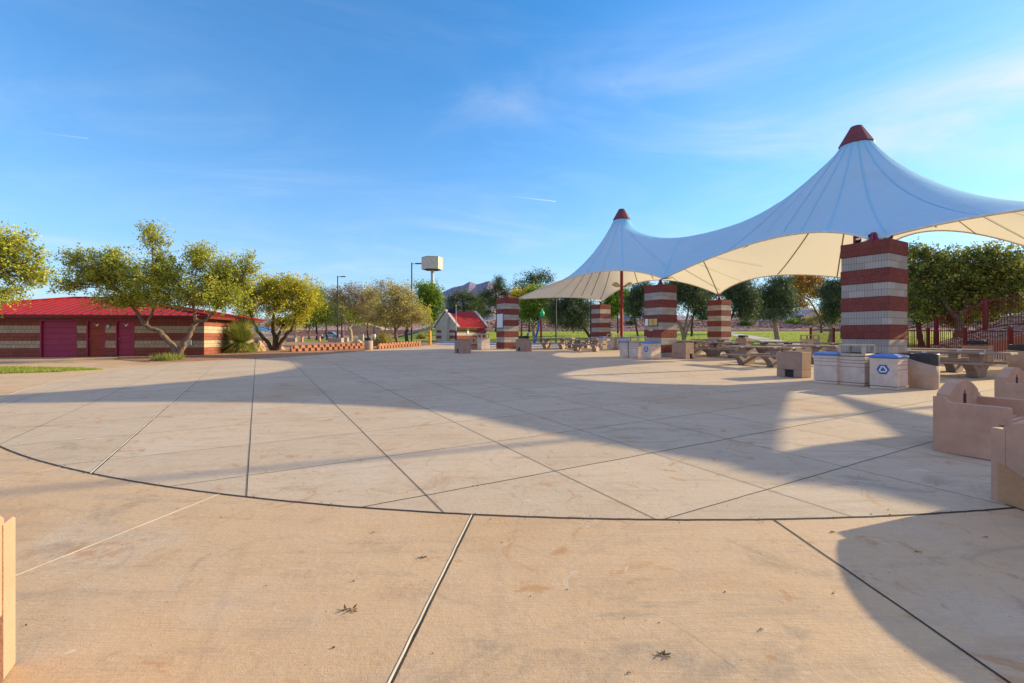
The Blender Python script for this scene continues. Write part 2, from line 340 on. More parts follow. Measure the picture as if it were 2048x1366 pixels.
def m_fabric():
    m = Mat('white_membrane_sky_tint', 0.75, 0.2); n = m.noise(1.3, 6, 0.6); g = m.noise(0.5, 6, 0.65, m.map(m.co, loc=(5, 1, 2)))
    c = m.mix(m.rng(n, 0.3, 0.7, 0, 0.10), (0.97, 0.96, 0.99), (0.84, 0.83, 0.84)); c = m.mix(m.rng(g, 0.55, 0.75, 0, 0.22), c, (0.6, 0.58, 0.56)); c = m.mix(m.rng(m.noise(5, 6, 0.7, m.map(m.co, scl=(1.2, 1.2, 0.12))), 0.55, 0.75, 0, 0.18), c, (0.5, 0.5, 0.52)); geo = m.node('ShaderNodeNewGeometry'); c = m.mix(geo.outputs['Backfacing'], m.mix(1.0, c, (0.19, 0.66, 1.0), 'MULTIPLY'), m.mix(1.0, c, (1.0, 0.93, 0.78), 'MULTIPLY')); m.color(c)  # upper side tinted blue: skylit shade put into the white cloth's colour
    t = m.node('ShaderNodeBsdfTranslucent'); t.inputs[0].default_value = (0.98, 0.92, 0.70, 1)
    mxs = m.node('ShaderNodeMixShader'); mxs.inputs[0].default_value = 0.27
    m.bump(m.noise(1.6, 4, 0.55, m.map(m.co, scl=(1, 1, 0.35))), 0.35, 0.04)
    m.l.new(m.b.outputs[0], mxs.inputs[1]); m.l.new(t.outputs[0], mxs.inputs[2]); m.l.new(mxs.outputs[0], m.n['Material Output'].inputs[0]); return m.m
def m_rock(name, a, b):
    m = Mat(name, 0.95, 0.1); n = m.noise(1.8, 8, 0.7); f = m.noise(14, 5, 0.7)
    m.color(m.mix(m.rng(n, 0.35, 0.65), a, b)); m.bump(m.math('ADD', n, m.math('MULTIPLY', f, 0.5)), 0.9, 0.06); return m.m

M = {}
M['conc'] = m_concrete(); M['grey'] = m_block('grey'); M['red'] = m_block('red'); M['fabric'] = m_fabric()
M['seam'] = simple('membrane_seam', (0.30, 0.24, 0.13), 0.8)
M['hem'] = simple('membrane_hem', (0.72, 0.66, 0.54), 0.7)
M['joint'] = simple('joint_gap', (0.045, 0.04, 0.036), 0.95, 0.4, 3)
M['score'] = simple('joint_score', (0.13, 0.11, 0.09), 0.95, 0.5, 2)
M['caulk_and_lit'] = simple('joint_caulk_and_lit_edge', (0.86, 0.72, 0.50), 0.9, 0.2, 5)
M['footing'] = m_precast('footing_concrete', (0.36, 0.31, 0.25))
M['steelred'] = m_paint('red_steel_paint', (0.30, 0.022, 0.018), 0.5, 0.4, 0.35)
M['capred'] = m_paint('faded_red_cap', (0.17, 0.040, 0.055), 0.6, 0.3, 0.5)
M['magenta'] = m_paint('magenta_bracket', (0.26, 0.04, 0.10), 0.5)
M['galv'] = simple('galvanised_steel', (0.42, 0.43, 0.45), 0.4, 0.15, 12, 0.7)
M['dark'] = simple('black_metal', (0.025, 0.025, 0.028), 0.5, 0.3, 9)
M['darkplastic'] = simple('black_plastic_lid', (0.030, 0.033, 0.036), 0.45, 0.3, 6)
M['bin'] = m_precast('pale_pebbled_panel', (0.70, 0.59, 0.50), (0.46, 0.26, 0.2))
M['binrim'] = simple('tan_plastic', (0.52, 0.43, 0.31), 0.6)
M['bluelid'] = m_paint('blue_plastic_lid', (0.075, 0.22, 0.58), 0.4, 0.5, 0.3)
M['emblue'] = simple('emblem_blue', (0.06, 0.13, 0.33), 0.5, 0.1)
M['white'] = simple('white_paint', (0.80, 0.80, 0.78), 0.5, 0.06)
M['roundbin'] = m_precast('brown_pebbled_concrete', (0.47, 0.35, 0.28))
M['bench'] = m_precast('salmon_precast', (0.54, 0.335, 0.235), (0.34, 0.19, 0.12))
M['benchsun'] = m_precast('sunlit_patch_precast', (0.52, 0.29, 0.15))
M['slot'] = simple('carved_recess', (0.06, 0.04, 0.03), 0.95)
M['bbq'] = m_precast('brown_precast', (0.40, 0.28, 0.22))
M['table'] = m_precast('weathered_brown_concrete', (0.36, 0.285, 0.245))
M['fence'] = m_paint('dark_red_fence_paint', (0.17, 0.012, 0.012), 0.5)
M['sticker'] = simple('sticker', (0.55, 0.68, 0.88), 0.4, 0.2, 30)
M['roof'] = m_metalroof()
M['doorred'] = m_paint('maroon_door', (0.36, 0.036, 0.105), 0.45, 0.4, 0.4)
M['doorrust'] = m_paint('rusty_red_door', (0.34, 0.055, 0.028), 0.5, 0.4, 0.8)
M['fascia'] = m_paint('dark_red_fascia', (0.16, 0.018, 0.018), 0.5)
M['stucco'] = m_precast('pale_stucco', (0.50, 0.48, 0.46), (0.38, 0.43, 0.4))
M['gravel'] = m_ground('desert_gravel', (0.46, 0.25, 0.15), (0.50, 0.31, 0.20), (0.36, 0.21, 0.13), 24)
M['dirt'] = m_ground('dry_soil', (0.36, 0.26, 0.19), (0.42, 0.29, 0.21), (0.28, 0.2, 0.15), 6, 0.5, 0.6)
M['bankrock'] = m_ground('rock_bank', (0.25, 0.16, 0.15), (0.30, 0.19, 0.17), (0.18, 0.12, 0.12), 1.6, 0.9, 1.0)
M['grass'] = m_grass()
M['asphalt'] = m_ground('asphalt', (0.075, 0.075, 0.08), (0.09, 0.09, 0.095), (0.06, 0.06, 0.06), 40, 0.3, 0.3)
M['path'] = simple('pale_path_concrete', (0.42, 0.40, 0.40), 0.9, 0.15, 1)
M['bluepad'] = simple('blue_splash_surface', (0.20, 0.30, 0.52), 0.8, 0.15, 1)
M['curb'] = simple('pink_curb', (0.50, 0.28, 0.24), 0.9, 0.15, 2)
M['stoneblock'] = m_rock('terracotta_block', (0.36, 0.145, 0.085), (0.48, 0.22, 0.13))
M['boulder'] = m_rock('tan_boulder', (0.42, 0.27, 0.17), (0.56, 0.40, 0.28))
M['rockmix'] = m_rock('purple_brown_rock', (0.20, 0.13, 0.13), (0.44, 0.29, 0.24))
M['mount'] = m_rock('mountain_rock', (0.20, 0.19, 0.27), (0.31, 0.26, 0.31))
M['hill'] = m_rock('hill_rock', (0.40, 0.30, 0.28), (0.50, 0.37, 0.33))
M['yellow'] = simple('yellow_paint', (0.72, 0.38, 0.03), 0.5)
M['towerbox'] = simple('weathered_panels', (0.55, 0.53, 0.47), 0.7, 0.1, 2)
M['pole'] = simple('dark_green_pole', (0.025, 0.028, 0.026), 0.6)
M['navy'] = simple('navy_cloth', (0.015, 0.02, 0.09), 0.8)
M['skyblue'] = simple('sky_blue_sail', (0.05, 0.38, 0.68), 0.7)
M['green'] = simple('bright_green_paint', (0.03, 0.50, 0.12), 0.4)
M['blue'] = simple('blue_paint', (0.02, 0.16, 0.45), 0.4)
M['paper'] = Mat('printed_paper', 0.6)
_p = M['paper']; _b = _p.node('ShaderNodeTexBrick'); _p.l.new(_p.map(_p.co, scl=(1, 1, 1)), _b.inputs[0])
_x, _y, _z = _p.sep()[:3]; _p.l.new(_p.comb(_p.math('ADD', _x, _y), _z), _b.inputs[0]); _b.inputs['Scale'].default_value = 1
_b.inputs['Brick Width'].default_value = 0.23; _b.inputs['Row Height'].default_value = 0.07; _b.inputs['Mortar Size'].default_value = 0.018
_b.inputs['Color1'].default_value = (0.50, 0.60, 0.72, 1); _b.inputs['Color2'].default_value = (0.60, 0.68, 0.78, 1); _b.inputs['Mortar'].default_value = (0.76, 0.80, 0.86, 1)
_p.color(_b.outputs[0]); M['paper'] = _p.m
M['amber'] = simple('amber_notice', (0.62, 0.42, 0.14), 0.6, 0.3, 20)
M['bark'] = m_bark('brown_bark', (0.21, 0.155, 0.115)); M['barkpale'] = m_bark('pale_bark', (0.40, 0.31, 0.22)); M['barkdark'] = m_bark('dark_bark', (0.10, 0.075, 0.06))
M['l_oak'] = m_leaf('olive_yellow_leaves', (0.19, 0.225, 0.036), (0.38, 0.42, 0.056), (0.70, 0.66, 0.091), 0.38)
M['l_yel'] = m_leaf('yellow_green_leaves', (0.252, 0.270, 0.032), (0.504, 0.486, 0.046), (0.846, 0.702, 0.072), 0.4)
M['l_pale'] = m_leaf('tan_olive_leaves', (0.245, 0.227, 0.088), (0.438, 0.385, 0.122), (0.665, 0.542, 0.210), 0.35)
M['l_locust'] = m_leaf('yellow_dark_green_leaves', (0.088, 0.125, 0.031), (0.188, 0.225, 0.044), (0.525, 0.500, 0.088), 0.35)
M['l_brown'] = m_leaf('grey_brown_leaves', (0.172, 0.143, 0.086), (0.315, 0.229, 0.143), (0.429, 0.343, 0.200), 0.3)
M['l_dark'] = m_leaf('dark_grey_green_leaves', (0.044, 0.075, 0.031), (0.081, 0.125, 0.056), (0.163, 0.213, 0.100), 0.25)
M['l_pine'] = m_leaf('pine_needles', (0.039, 0.072, 0.023), (0.078, 0.130, 0.039), (0.169, 0.234, 0.065), 0.2)
M['l_green'] = m_leaf('fresh_green_leaves', (0.090, 0.165, 0.022), (0.195, 0.315, 0.038), (0.420, 0.510, 0.075), 0.4)
M['l_autumn'] = m_leaf('autumn_leaves', (0.130, 0.208, 0.026), (0.520, 0.286, 0.039), (0.650, 0.130, 0.026), 0.4)
M['l_gold'] = m_leaf('golden_leaves', (0.495, 0.374, 0.022), (0.682, 0.528, 0.033), (0.800, 0.660, 0.066), 0.4)
M['l_blade'] = m_leaf('grass_blades', (0.169, 0.221, 0.039), (0.286, 0.338, 0.065), (0.468, 0.455, 0.130), 0.35)
M['l_dead'] = m_leaf('dry_leaves', (0.030, 0.035, 0.010), (0.060, 0.060, 0.020), (0.100, 0.070, 0.030), 0.1)
M['glass'] = simple('dark_glass', (0.02, 0.025, 0.03), 0.1, 0.1, 2, 0, 0.8)
M['tyre'] = simple('tyre_rubber', (0.02, 0.02, 0.02), 0.8)
M['carblue'] = simple('blue_silver_car_paint', (0.26, 0.34, 0.48), 0.25, 0.03, 2, 0.5, 0.6)
M['carblack'] = simple('black_car_paint', (0.015, 0.018, 0.03), 0.2, 0.05, 2, 0, 0.7)
M['carwhite'] = simple('white_car_paint', (0.70, 0.72, 0.74), 0.3, 0.03)
M['wood'] = m_rock('salmon_block_wall', (0.50, 0.26, 0.18), (0.60, 0.36, 0.26))
M['lampglow'] = simple('lamp_lens', (0.6, 0.62, 0.6), 0.3)

exec_parts = []
# ---------------------------------------------------------------- terrain and sheets
def grid_mesh(name, xs, ys, zf, mat, kind='structure'):
    nx, ny = len(xs), len(ys)
    vs = [(x, y, zf(x, y)) for y in ys for x in xs]
    fs = [(j*nx+i, j*nx+i+1, (j+1)*nx+i+1, (j+1)*nx+i) for j in range(ny-1) for i in range(nx-1)]
    me = bpy.data.meshes.new(name); me.from_pydata(vs, [], fs); me.materials.append(mat)
    o = bpy.data.objects.new(name, me); COL.objects.link(o); o['kind'] = kind; return o
def graded(a, step, grow, end):
    out = [a]; s = step
    while out[-1] < end: out.append(out[-1]+s); s *= grow
    return out
xp = graded(0, 1.6, 1.022, 90); xp = xp + [v+0 for v in graded(xp[-1]*1.15, 20, 1.25, 5200)]
xs = [-v for v in reversed(xp[1:])] + xp
ys = [-5000, -2000, -700, -250, -100, -40, -20, -8, 0, 5, 8] + [8+1.5*k for k in range(1, 26)] + [48, 50.5, 53, 56, 59, 62, 65, 69, 73, 77, 81, 85, 87.5, 90, 92.5, 95, 98, 101, 104, 108, 112, 116, 125, 140, 160, 190, 230, 300, 400, 700, 1300, 2400, 5200]
ys = sorted(set(ys)); XS, YS = xs, ys
grid_mesh('ground', xs, ys, gz, M['dirt'])

def inside(p, poly):
    c = False; n = len(poly); x, y = p
    for i in range(n):
        x1, y1 = poly[i]; x2, y2 = poly[(i+1) % n]
        if (y1 > y) != (y2 > y) and x < (x2-x1)*(y-y1)/(y2-y1)+x1: c = not c
    return c
import bisect
def gzt(x, y):
    # height of the terrain mesh itself (bilinear in its cells), so that sheets lie on it exactly
    i = min(max(bisect.bisect_right(XS, x)-1, 0), len(XS)-2); j = min(max(bisect.bisect_right(YS, y)-1, 0), len(YS)-2)
    x0, x1, y0, y1 = XS[i], XS[i+1], YS[j], YS[j+1]; a = (x-x0)/(x1-x0); b = (y-y0)/(y1-y0)
    return (gz(x0, y0)*(1-a)+gz(x1, y0)*a)*(1-b)+(gz(x0, y1)*(1-a)+gz(x1, y1)*a)*b
def sheet(name, poly, off, mat, step=1.5, kind='structure', label=None, thick=0.0):
    pts = [Vector(p) for p in poly]; n = len(pts); bnd = []
    for i in range(n):
        a, b = pts[i], pts[(i+1) % n]; k = max(1, int((b-a).length/step))
        for t in range(k): bnd.append(a.lerp(b, t/k))
    nb = len(bnd); edges = [(i, (i+1) % nb) for i in range(nb)]
    x0 = min(p.x for p in pts); x1 = max(p.x for p in pts); y0 = min(p.y for p in pts); y1 = max(p.y for p in pts)
    allp = list(bnd); y = y0
    pl = [(p.x, p.y) for p in pts]
    while y < y1:
        x = x0
        while x < x1:
            if inside((x, y), pl): allp.append(Vector((x, y)))
            x += step
        y += step
    r = delaunay_2d_cdt(allp, edges, [list(range(nb))], 1, 1e-4)
    vs = [(p.x, p.y, gzt(p.x, p.y)+off) for p in r[0]]; fs = [tuple(f) for f in r[2]]
    me = bpy.data.meshes.new(name); me.from_pydata(vs, [], fs); me.materials.append(mat)
    for p in me.polygons:
        if p.normal.z < 0: p.flip()
    o = bpy.data.objects.new(name, me); COL.objects.link(o); o['kind'] = kind
    if label: o['label'] = label
    if thick:
        s = o.modifiers.new('s', 'SOLIDIFY'); s.thickness = thick; s.offset = -1
    return o

sheet('plaza_paving', [(-45, -19.9), (45, -19.9), (45, 4), (25.2, 9), (24.6, 30), (26, 36), (18, 42), (11, 46), (-6.5, 46), (-30, 33), (-45, 26)], 0.010, M['conc'], 6)
gravel_poly = [(-20.6, 23.9), (-19.6, 22.4), (-16.3, 20.5), (-14.6, 21.4), (-13, 22.75), (-11.9, 24.4), (-11.0, 26.6), (-9.6, 31.3), (-8.3, 35.2), (-7.0, 38.5), (-7.2, 46), (-9, 49.5), (-20, 51), (-36, 50), (-36, 30), (-24, 27)]
sheet('gravel_bed', gravel_poly, 0.035, M['gravel'], 3, thick=0.03)
sheet('lawn', [(-6.5, 49), (3, 48.2), (11, 46.5), (18, 42.5), (25.2, 36.5), (25.8, 31.5), (40, 31.5), (70, 40), (110, 84.5), (-10, 84.5), (-11, 60)], 0.05, M['grass'], 3)
sheet('lawn', [(-46, 55), (-11.5, 52.5), (-12, 84), (-15.5, 91), (-70, 91)], 0.05, M['grass'], 4)
sheet('footpath', [(-60, 46.6), (-36, 51), (-9, 50), (-6.5, 46.4), (11, 46.35), (5, 48), (-6.8, 49), (-11, 52.2), (-46, 54.6), (-62, 53)], 0.06, M['path'], 4)
sheet('road', [(-110, 92.5), (-16, 92.5), (-13, 103), (-110, 103)], 0.06, M['asphalt'], 5)
sheet('street', [(6, 99), (260, 99), (260, 114), (6, 114)], 0.08, M['asphalt'], 5)
def ribbon(pts, w, off):
    vs = []; fs = []; 
    for i, p in enumerate(pts):
        a = pts[max(i-1, 0)]; b = pts[min(i+1, len(pts)-1)]; d = (b-a).normalized(); n = Vector((-d.y, d.x))*w/2
        for q in (p+n, p-n): vs.append((q.x, q.y, gz(q.x, q.y)+off))
    fs = [(2*i, 2*i+1, 2*i+3, 2*i+2) for i in range(len(pts)-1)]
    return vs, fs
# path crossing the lawn
pp = [Vector(p) for p in ((24.3, 36.6), (26.5, 43.5), (29.0, 51.5), (32.9, 66), (36.2, 78))]
pl = []
for a, b in zip(pp, pp[1:]):
    for t in range(8): pl.append(a.lerp(b, t/8))
pl.append(pp[-1])
vs = []; 
for i, p in enumerate(pl):
    a = pl[max(i-1, 0)]; b = pl[min(i+1, len(pl)-1)]; d = (b-a).normalized(); n = Vector((-d.y, d.x))*1.3
    for q in (p+n, p-n): vs.append((q.x, q.y, gzt(q.x, q.y)+0.09))
me = bpy.data.meshes.new('lawn_path'); me.from_pydata(vs, [], [(2*i, 2*i+1, 2*i+3, 2*i+2) for i in range(len(pl)-1)]); me.materials.append(M['path'])
o = bpy.data.objects.new('lawn_path', me); COL.objects.link(o); o['kind'] = 'structure'
# rock bank behind the lawn, splash pad
sheet('rock_bank', [(-9.5, 85.2), (112, 85.2), (140, 96), (-8, 96)], 0.10, M['bankrock'], 3)
sheet('splash_pad', [(1.5, 41.2), (10.0, 40.6), (10.6, 45.9), (1.0, 45.9)], 0.030, M['bluepad'], 4)
sheet('splash_pad', [(-7.0, 40.6), (-1.5, 41.2), (-1.8, 45.9), (-6.9, 45.9)], 0.030, M['bluepad'], 4)
sheet('grass_strip', [(-17.6, 15.4), (-15.9, 16.1), (-15.2, 16.95), (-16.6, 17.5), (-19.7, 17.9), (-30, 18.3), (-30, 15.0)], 0.03, M['grass'], 2, thick=0.03)

# joints of the paving ------------------------------------------------
jb = MB(); cb = MB(); sb = MB(); rng = random.Random(5)
def strip(mb, a, b, w, off, n=1, wob=0.0):
    a = Vector(a); b = Vector(b); pts = [a.lerp(b, i/n) for i in range(n+1)]
    d = (b-a).normalized(); nn = Vector((-d.y, d.x))
    pts = [p+nn*rng.uniform(-wob, wob) for p in pts]
    v, f = ribbon(pts, w, off); mb.add(v, f)
def clip_circle(p, d, r=CR):
    q = Vector((p[0]-CX, p[1]-CY)); d = Vector(d); b = q.dot(d); c = q.dot(q)-r*r; k = b*b-c
    if k <= 0: return None
    k = math.sqrt(k); return -b-k, -b+k
ud = Vector((-0.488, 0.873)); nd = Vector((0.873, 0.488))
U0, V0, SP = -0.09, 4.15, 1.48
for k in range(-14, 20):
    s = U0+k*SP; p = nd*s
    r = clip_circle(p, ud)
    if r:
        a = p+ud*r[0]; b = p+ud*r[1]
        if k == -1: strip(jb, a, b, 0.012, 0.0135, 20, 0.002); strip(cb, a+nd*-0.013, b+nd*-0.013, 0.014, 0.015, 60, 0.003)
        elif k in (0, 1): strip(jb, a, b, 0.009, 0.0135, 40, 0.003)
        elif k in (2,): strip(jb, a, b, 0.008, 0.0135, 40, 0.003)
        else: strip(sb, a, b, 0.007, 0.0135, 40, 0.003)
for k in range(-16, 16):
    s = V0+k*SP; p = ud*s
    r = clip_circle(p, nd)
    if r:
        a = p+nd*r[0]; b = p+nd*r[1]
        w = 0.008
        strip(jb if k in (0, -1) else sb, a, b, w if k else 0.010, 0.0135, 60, 0.005 if k == 0 else 0.003)
def arc(r, a0, a1, n): return [Vector((CX+r*math.sin(R(a0+(a1-a0)*i/n)), CY-r*math.cos(R(a0+(a1-a0)*i/n)))) for i in range(n+1)]
v, f = ribbon([p+Vector((rng.uniform(-.003, .003), rng.uniform(-.003, .003))) for p in arc(CR, -50, 66, 400)], 0.026, 0.0135); jb.add(v, f)
v, f = ribbon(arc(CR, -125, -50, 120), 0.030, 0.0135); cb.add(v, f)  # pale left arc: light caught by the groove put into its colour
v, f = ribbon(arc(CR+0.02, -125, -50, 120), 0.010, 0.016); jb.add(v, f)
for k in range(-9, 10):
    an = R(2.1+8.74*k); d = Vector((math.sin(an), -math.cos(an))); a = Vector((CX, CY))+d*(CR+0.01); b = a+d*(7 if k < 3 else 7)
    sd_ = Vector((-d.y, d.x))
    if k == 0: strip(jb, a, b, 0.013, 0.0135, 30, 0.002)
    elif k in (-1,): strip(jb, a+sd_*0.006, b+sd_*0.006, 0.016, 0.0135, 60, 0.002); strip(cb, a-sd_*0.007, b-sd_*0.007, 0.011, 0.01355, 60, 0.002)
    elif k < 0: strip(cb, a, b, 0.014, 0.0135, 30, 0.002)
    else: strip(jb, a, b, 0.014, 0.0135, 30, 0.002)
o = jb.build('paving_joints', M['joint']); o['kind'] = 'structure'
o = sb.build('paving_score_lines', M['score']); o['kind'] = 'structure'
o = cb.build('paving_caulk_and_lit_edge', M['caulk_and_lit']); o['kind'] = 'structure'

# ---------------------------------------------------------------- mountains
def ridge(name, prof, Y, depth, mat, seed):
    # prof: list of (photo column, height row); real ridge at distance Y with front and back slopes
    r_ = random.Random(seed); nx = 220; ny = 16; vs = []
    pxs = [p[0] for p in prof]
    from mathutils import noise as ns
    for j in range(ny+1):
        t = j/ny
        for i in range(nx+1):
            px = pxs[0]+(pxs[-1]-pxs[0])*i/nx
            row = float(np.interp(px, pxs, [p[1] for p in prof]))
            x = (px-1024)/FPX*Y; h = EYE+(HOR-row)/FPX*Y
            s = 1-abs(t*2-1) if t > 0.5 else t*2
            y = Y+(t-0.5)*2*depth
            k = ns.fractal(Vector((x/Y*9, t*5, seed)), 1.0, 2.0, 5)*0.28
            gul = abs(ns.noise(Vector((x/Y*26, t*1.4, seed+3))))*0.35*math.sin(math.pi*min(s, 1))
            vs.append((x+k*depth*0.15, y, h*max(0, s**0.85 + (k-gul)*s*(1-s)*1.6 + 0.02*k*(s > .9))-2))
    fs = [(j*(nx+1)+i, j*(nx+1)+i+1, (j+1)*(nx+1)+i+1, (j+1)*(nx+1)+i) for j in range(ny) for i in range(nx)]
    me = bpy.data.meshes.new(name); me.from_pydata(vs, [], fs); me.materials.append(mat)
    o = bpy.data.objects.new(name, me); COL.objects.link(o); o['kind'] = 'structure'; return o
mt = Mat('mountain_slopes_hazy', 0.95, 0.1); n_ = mt.noise(0.004, 9, 0.7); mt.color(mt.mix(mt.rng(n_, 0.35, 0.65), (0.22, 0.23, 0.34), (0.40, 0.35, 0.42))); mt.bump(mt.noise(0.02, 8, 0.75), 1.0, 30); M['mount'] = mt.m  # blue-grey of distant haze mixed into the mountain's slope colour
mt = Mat('hill_slopes', 0.95, 0.1); n_ = mt.noise(0.02, 9, 0.7); mt.color(mt.mix(mt.rng(n_, 0.35, 0.65), (0.34, 0.24, 0.24), (0.50, 0.38, 0.36))); mt.bump(mt.noise(0.06, 8, 0.75), 0.9, 8); M['hill'] = mt.m
ridge('mountain', [(640, 660), (700, 640), (760, 618), (800, 632), (850, 608), (880, 586), (905, 574), (925, 570), (940, 562.5), (955, 568), (962, 566), (978, 561), (990, 566), (1010, 580), (1060, 596), (1150, 605), (1240, 612), (1300, 618), (1400, 640), (1500, 655)], 3400, 900, M['mount'], 3)
ridge('hills', [(-400, 655), (-50, 645), (150, 640), (400, 640), (560, 634), (640, 626), (720, 622), (800, 630), (900, 640), (1100, 636), (1300, 640), (1420, 632), (1560, 618), (1620, 613), (1700, 622), (1850, 630), (2100, 640), (2500, 655)], 900, 220, M['hill'], 8)

# ---------------------------------------------------------------- piers
A30 = R(30); DR = Vector((math.cos(A30), math.sin(A30), 0)); DL = Vector((-math.sin(A30), math.cos(A30), 0))
PTOP = 4.30
def pier(nx, ny, label, extra=None, towards=None):
    c = Vector((nx, ny, 0))+0.6*(DR+DL); g = gz(c.x, c.y)
    root = empty('masonry_pier', (c.x, c.y, g), A30, label, 'pier', 'striped piers of the shade canopy')
    H = PTOP-g; mb = MB(); k = 0; z = 0.0
    while z < H-0.15:
        z2 = min(z+0.4, H); w = 1.215 if k % 2 == 0 else 1.18
        n = len(mb.v); mb.box((0, 0, -(z+z2)/2), (w, w, z2-z), 1 if k % 2 == 0 else 0); z = z2; k += 1
    o = mb.build('masonry', [M['grey'], M['red']], root, (0, 0, H), 0, 0.012, 2)
    fb = MB(); fb.box((0, 0, (H-z)/2-0.05), (1.20, 1.20, H-z+0.1), 0); fb.build('footing', M['footing'], root, bevel=0.01)
    # steel pyramid bracket on the top
    b = MB(); b.box((0, 0, 0.015), (0.5, 0.5, 0.03)); 
    b.prism([(-0.16, 0), (0.16, 0), (0.05, 0.34), (-0.05, 0.34)], -0.02, 0.02, 'y'); b.prism([(-0.16, 0.03), (0.16, 0.03), (0.05, 0.34), (-0.05, 0.34)], -0.02, 0.02, 'x')
    b.build('bracket', M['magenta'], root, (0, 0, H))
    return root, c, H
piers = {}
piers[1] = pier(-0.55, 32.3, 'striped red and grey pier carrying a tall white notice, leftmost under the canopy')
piers[2] = pier(7.6, 39.2, 'striped pier farthest away, behind the red mast and small group of bins')
piers[3] = pier(7.84, 23.9, 'striped pier with three small notices behind the middle group of bins')
piers[4] = pier(15.68, 34.1, 'striped pier behind picnic tables with its left face lit orange')
piers[5] = pier(10.45, 12.6, 'nearest and largest striped pier, behind the blue-lidded recycling bins')
def pier_off(cx, cy, label): return pier(cx-0.6*(DR+DL).x, cy-0.6*(DR+DL).y, label)
piers[6] = pier_off(19.7, 25.6, 'striped pier at the back hidden behind the nearest striped pier')
piers[7] = pier_off(15.5, 9.4, 'striped pier at the right outside the photo, beyond the benches')
piers[8] = pier_off(19.75, 16.3, 'striped pier at the right outside the photo, before the red fence')
piers[9] = pier_off(22.0, -2.0, 'striped pier at the right, off the photo beyond the benches')
piers[10] = pier_off(31.0, 5.5, 'striped pier farthest off to the right on the slope')
# notices on the faces (local frame: -y face is the right face seen, -x face the left one)
def notice(root, name, mat, face, u, w, h, zc, frame=None, label=None):
    mb = MB(); t = 0.02
    if face == 'x': mb.box((-0.61-t/2, u, zc), (t, w, h))
    else: mb.box((u, -0.61-t/2, zc), (w, t, h))
    o = mb.build(name, mat, root, bevel=0.003)
    if label: o['label'] = label
    if frame:
        fb = MB(); e = 0.035
        if face == 'x': fb.box((-0.608-t/4, u, zc), (t/2, w+2*e, h+2*e))
        else: fb.box((u, -0.608-t/4, zc), (w+2*e, t/2, h+2*e))
        fb.build('frame', frame, o)
r1 = piers[1][0]
notice(r1, 'notice_board', M['paper'], 'x', 0.02, 0.86, 0.99, 2.05, M['pole'], 'tall pale printed notice on the pier')
r3 = piers[3][0]
notice(r3, 'notice', M['white'], 'x', 0.40, 0.22, 0.36, 1.86, None, 'small white notice on the left')
notice(r3, 'notice', M['amber'], 'x', 0.10, 0.27, 0.36, 1.86, M['pole'], 'amber notice in the middle')
notice(r3, 'notice', M['amber'], 'x', -0.21, 0.27, 0.36, 1.86, M['pole'], 'amber notice nearest the corner')
notice(r3, 'plaque', M['binrim'], 'x', 0.10, 0.28, 0.14, 1.46, None, 'small pale plaque below the notices')

# ---------------------------------------------------------------- tensile canopy
PK = {1: Vector((7.95, 33.0, 10.75)), 2: Vector((14.6, 19.3, 10.45)), 3: Vector((24.6, 5.6, 10.0))}
def corner(k, target, zc=4.62, d=0.5):
    c = piers[k][1]; t = (Vector((target.x, target.y, 0))-Vector((c.x, c.y, 0))).normalized()
    return Vector((c.x+t.x*d, c.y+t.y*d, zc))
mid34 = (PK[1]+PK[2])/2
CR_ = {1: corner(1, PK[1], 4.25, 0.7), 2: corner(2, PK[1], 4.55), 3: corner(3, mid34, 4.70, 0.2), 4: corner(4, mid34, 4.68), 5: corner(5, PK[2], 4.45, 0.25),
       6: corner(6, PK[2], 4.65), 7: corner(7, PK[2], 4.55, 0.1), 8: corner(8, PK[2], 4.5, 0.3), 17: corner(7, PK[3], 4.55, 0.3), 18: corner(8, PK[3], 4.5, 0.3), 9: corner(9, PK[3], 4.6), 10: corner(10, PK[3], 4.6)}
def edge_pts(a, b, sag, rise, n):
    A, B = CR_[a], CR_[b]; d = (B-A); nrm = Vector((-d.y, d.x, 0)).normalized()   # boundary runs anticlockwise seen from above
    return [A.lerp(B, t/n)+(nrm*sag+Vector((0, 0, rise)))*4*(t/n)*(1-t/n) for t in range(n)]
from mathutils.bvhtree import BVHTree
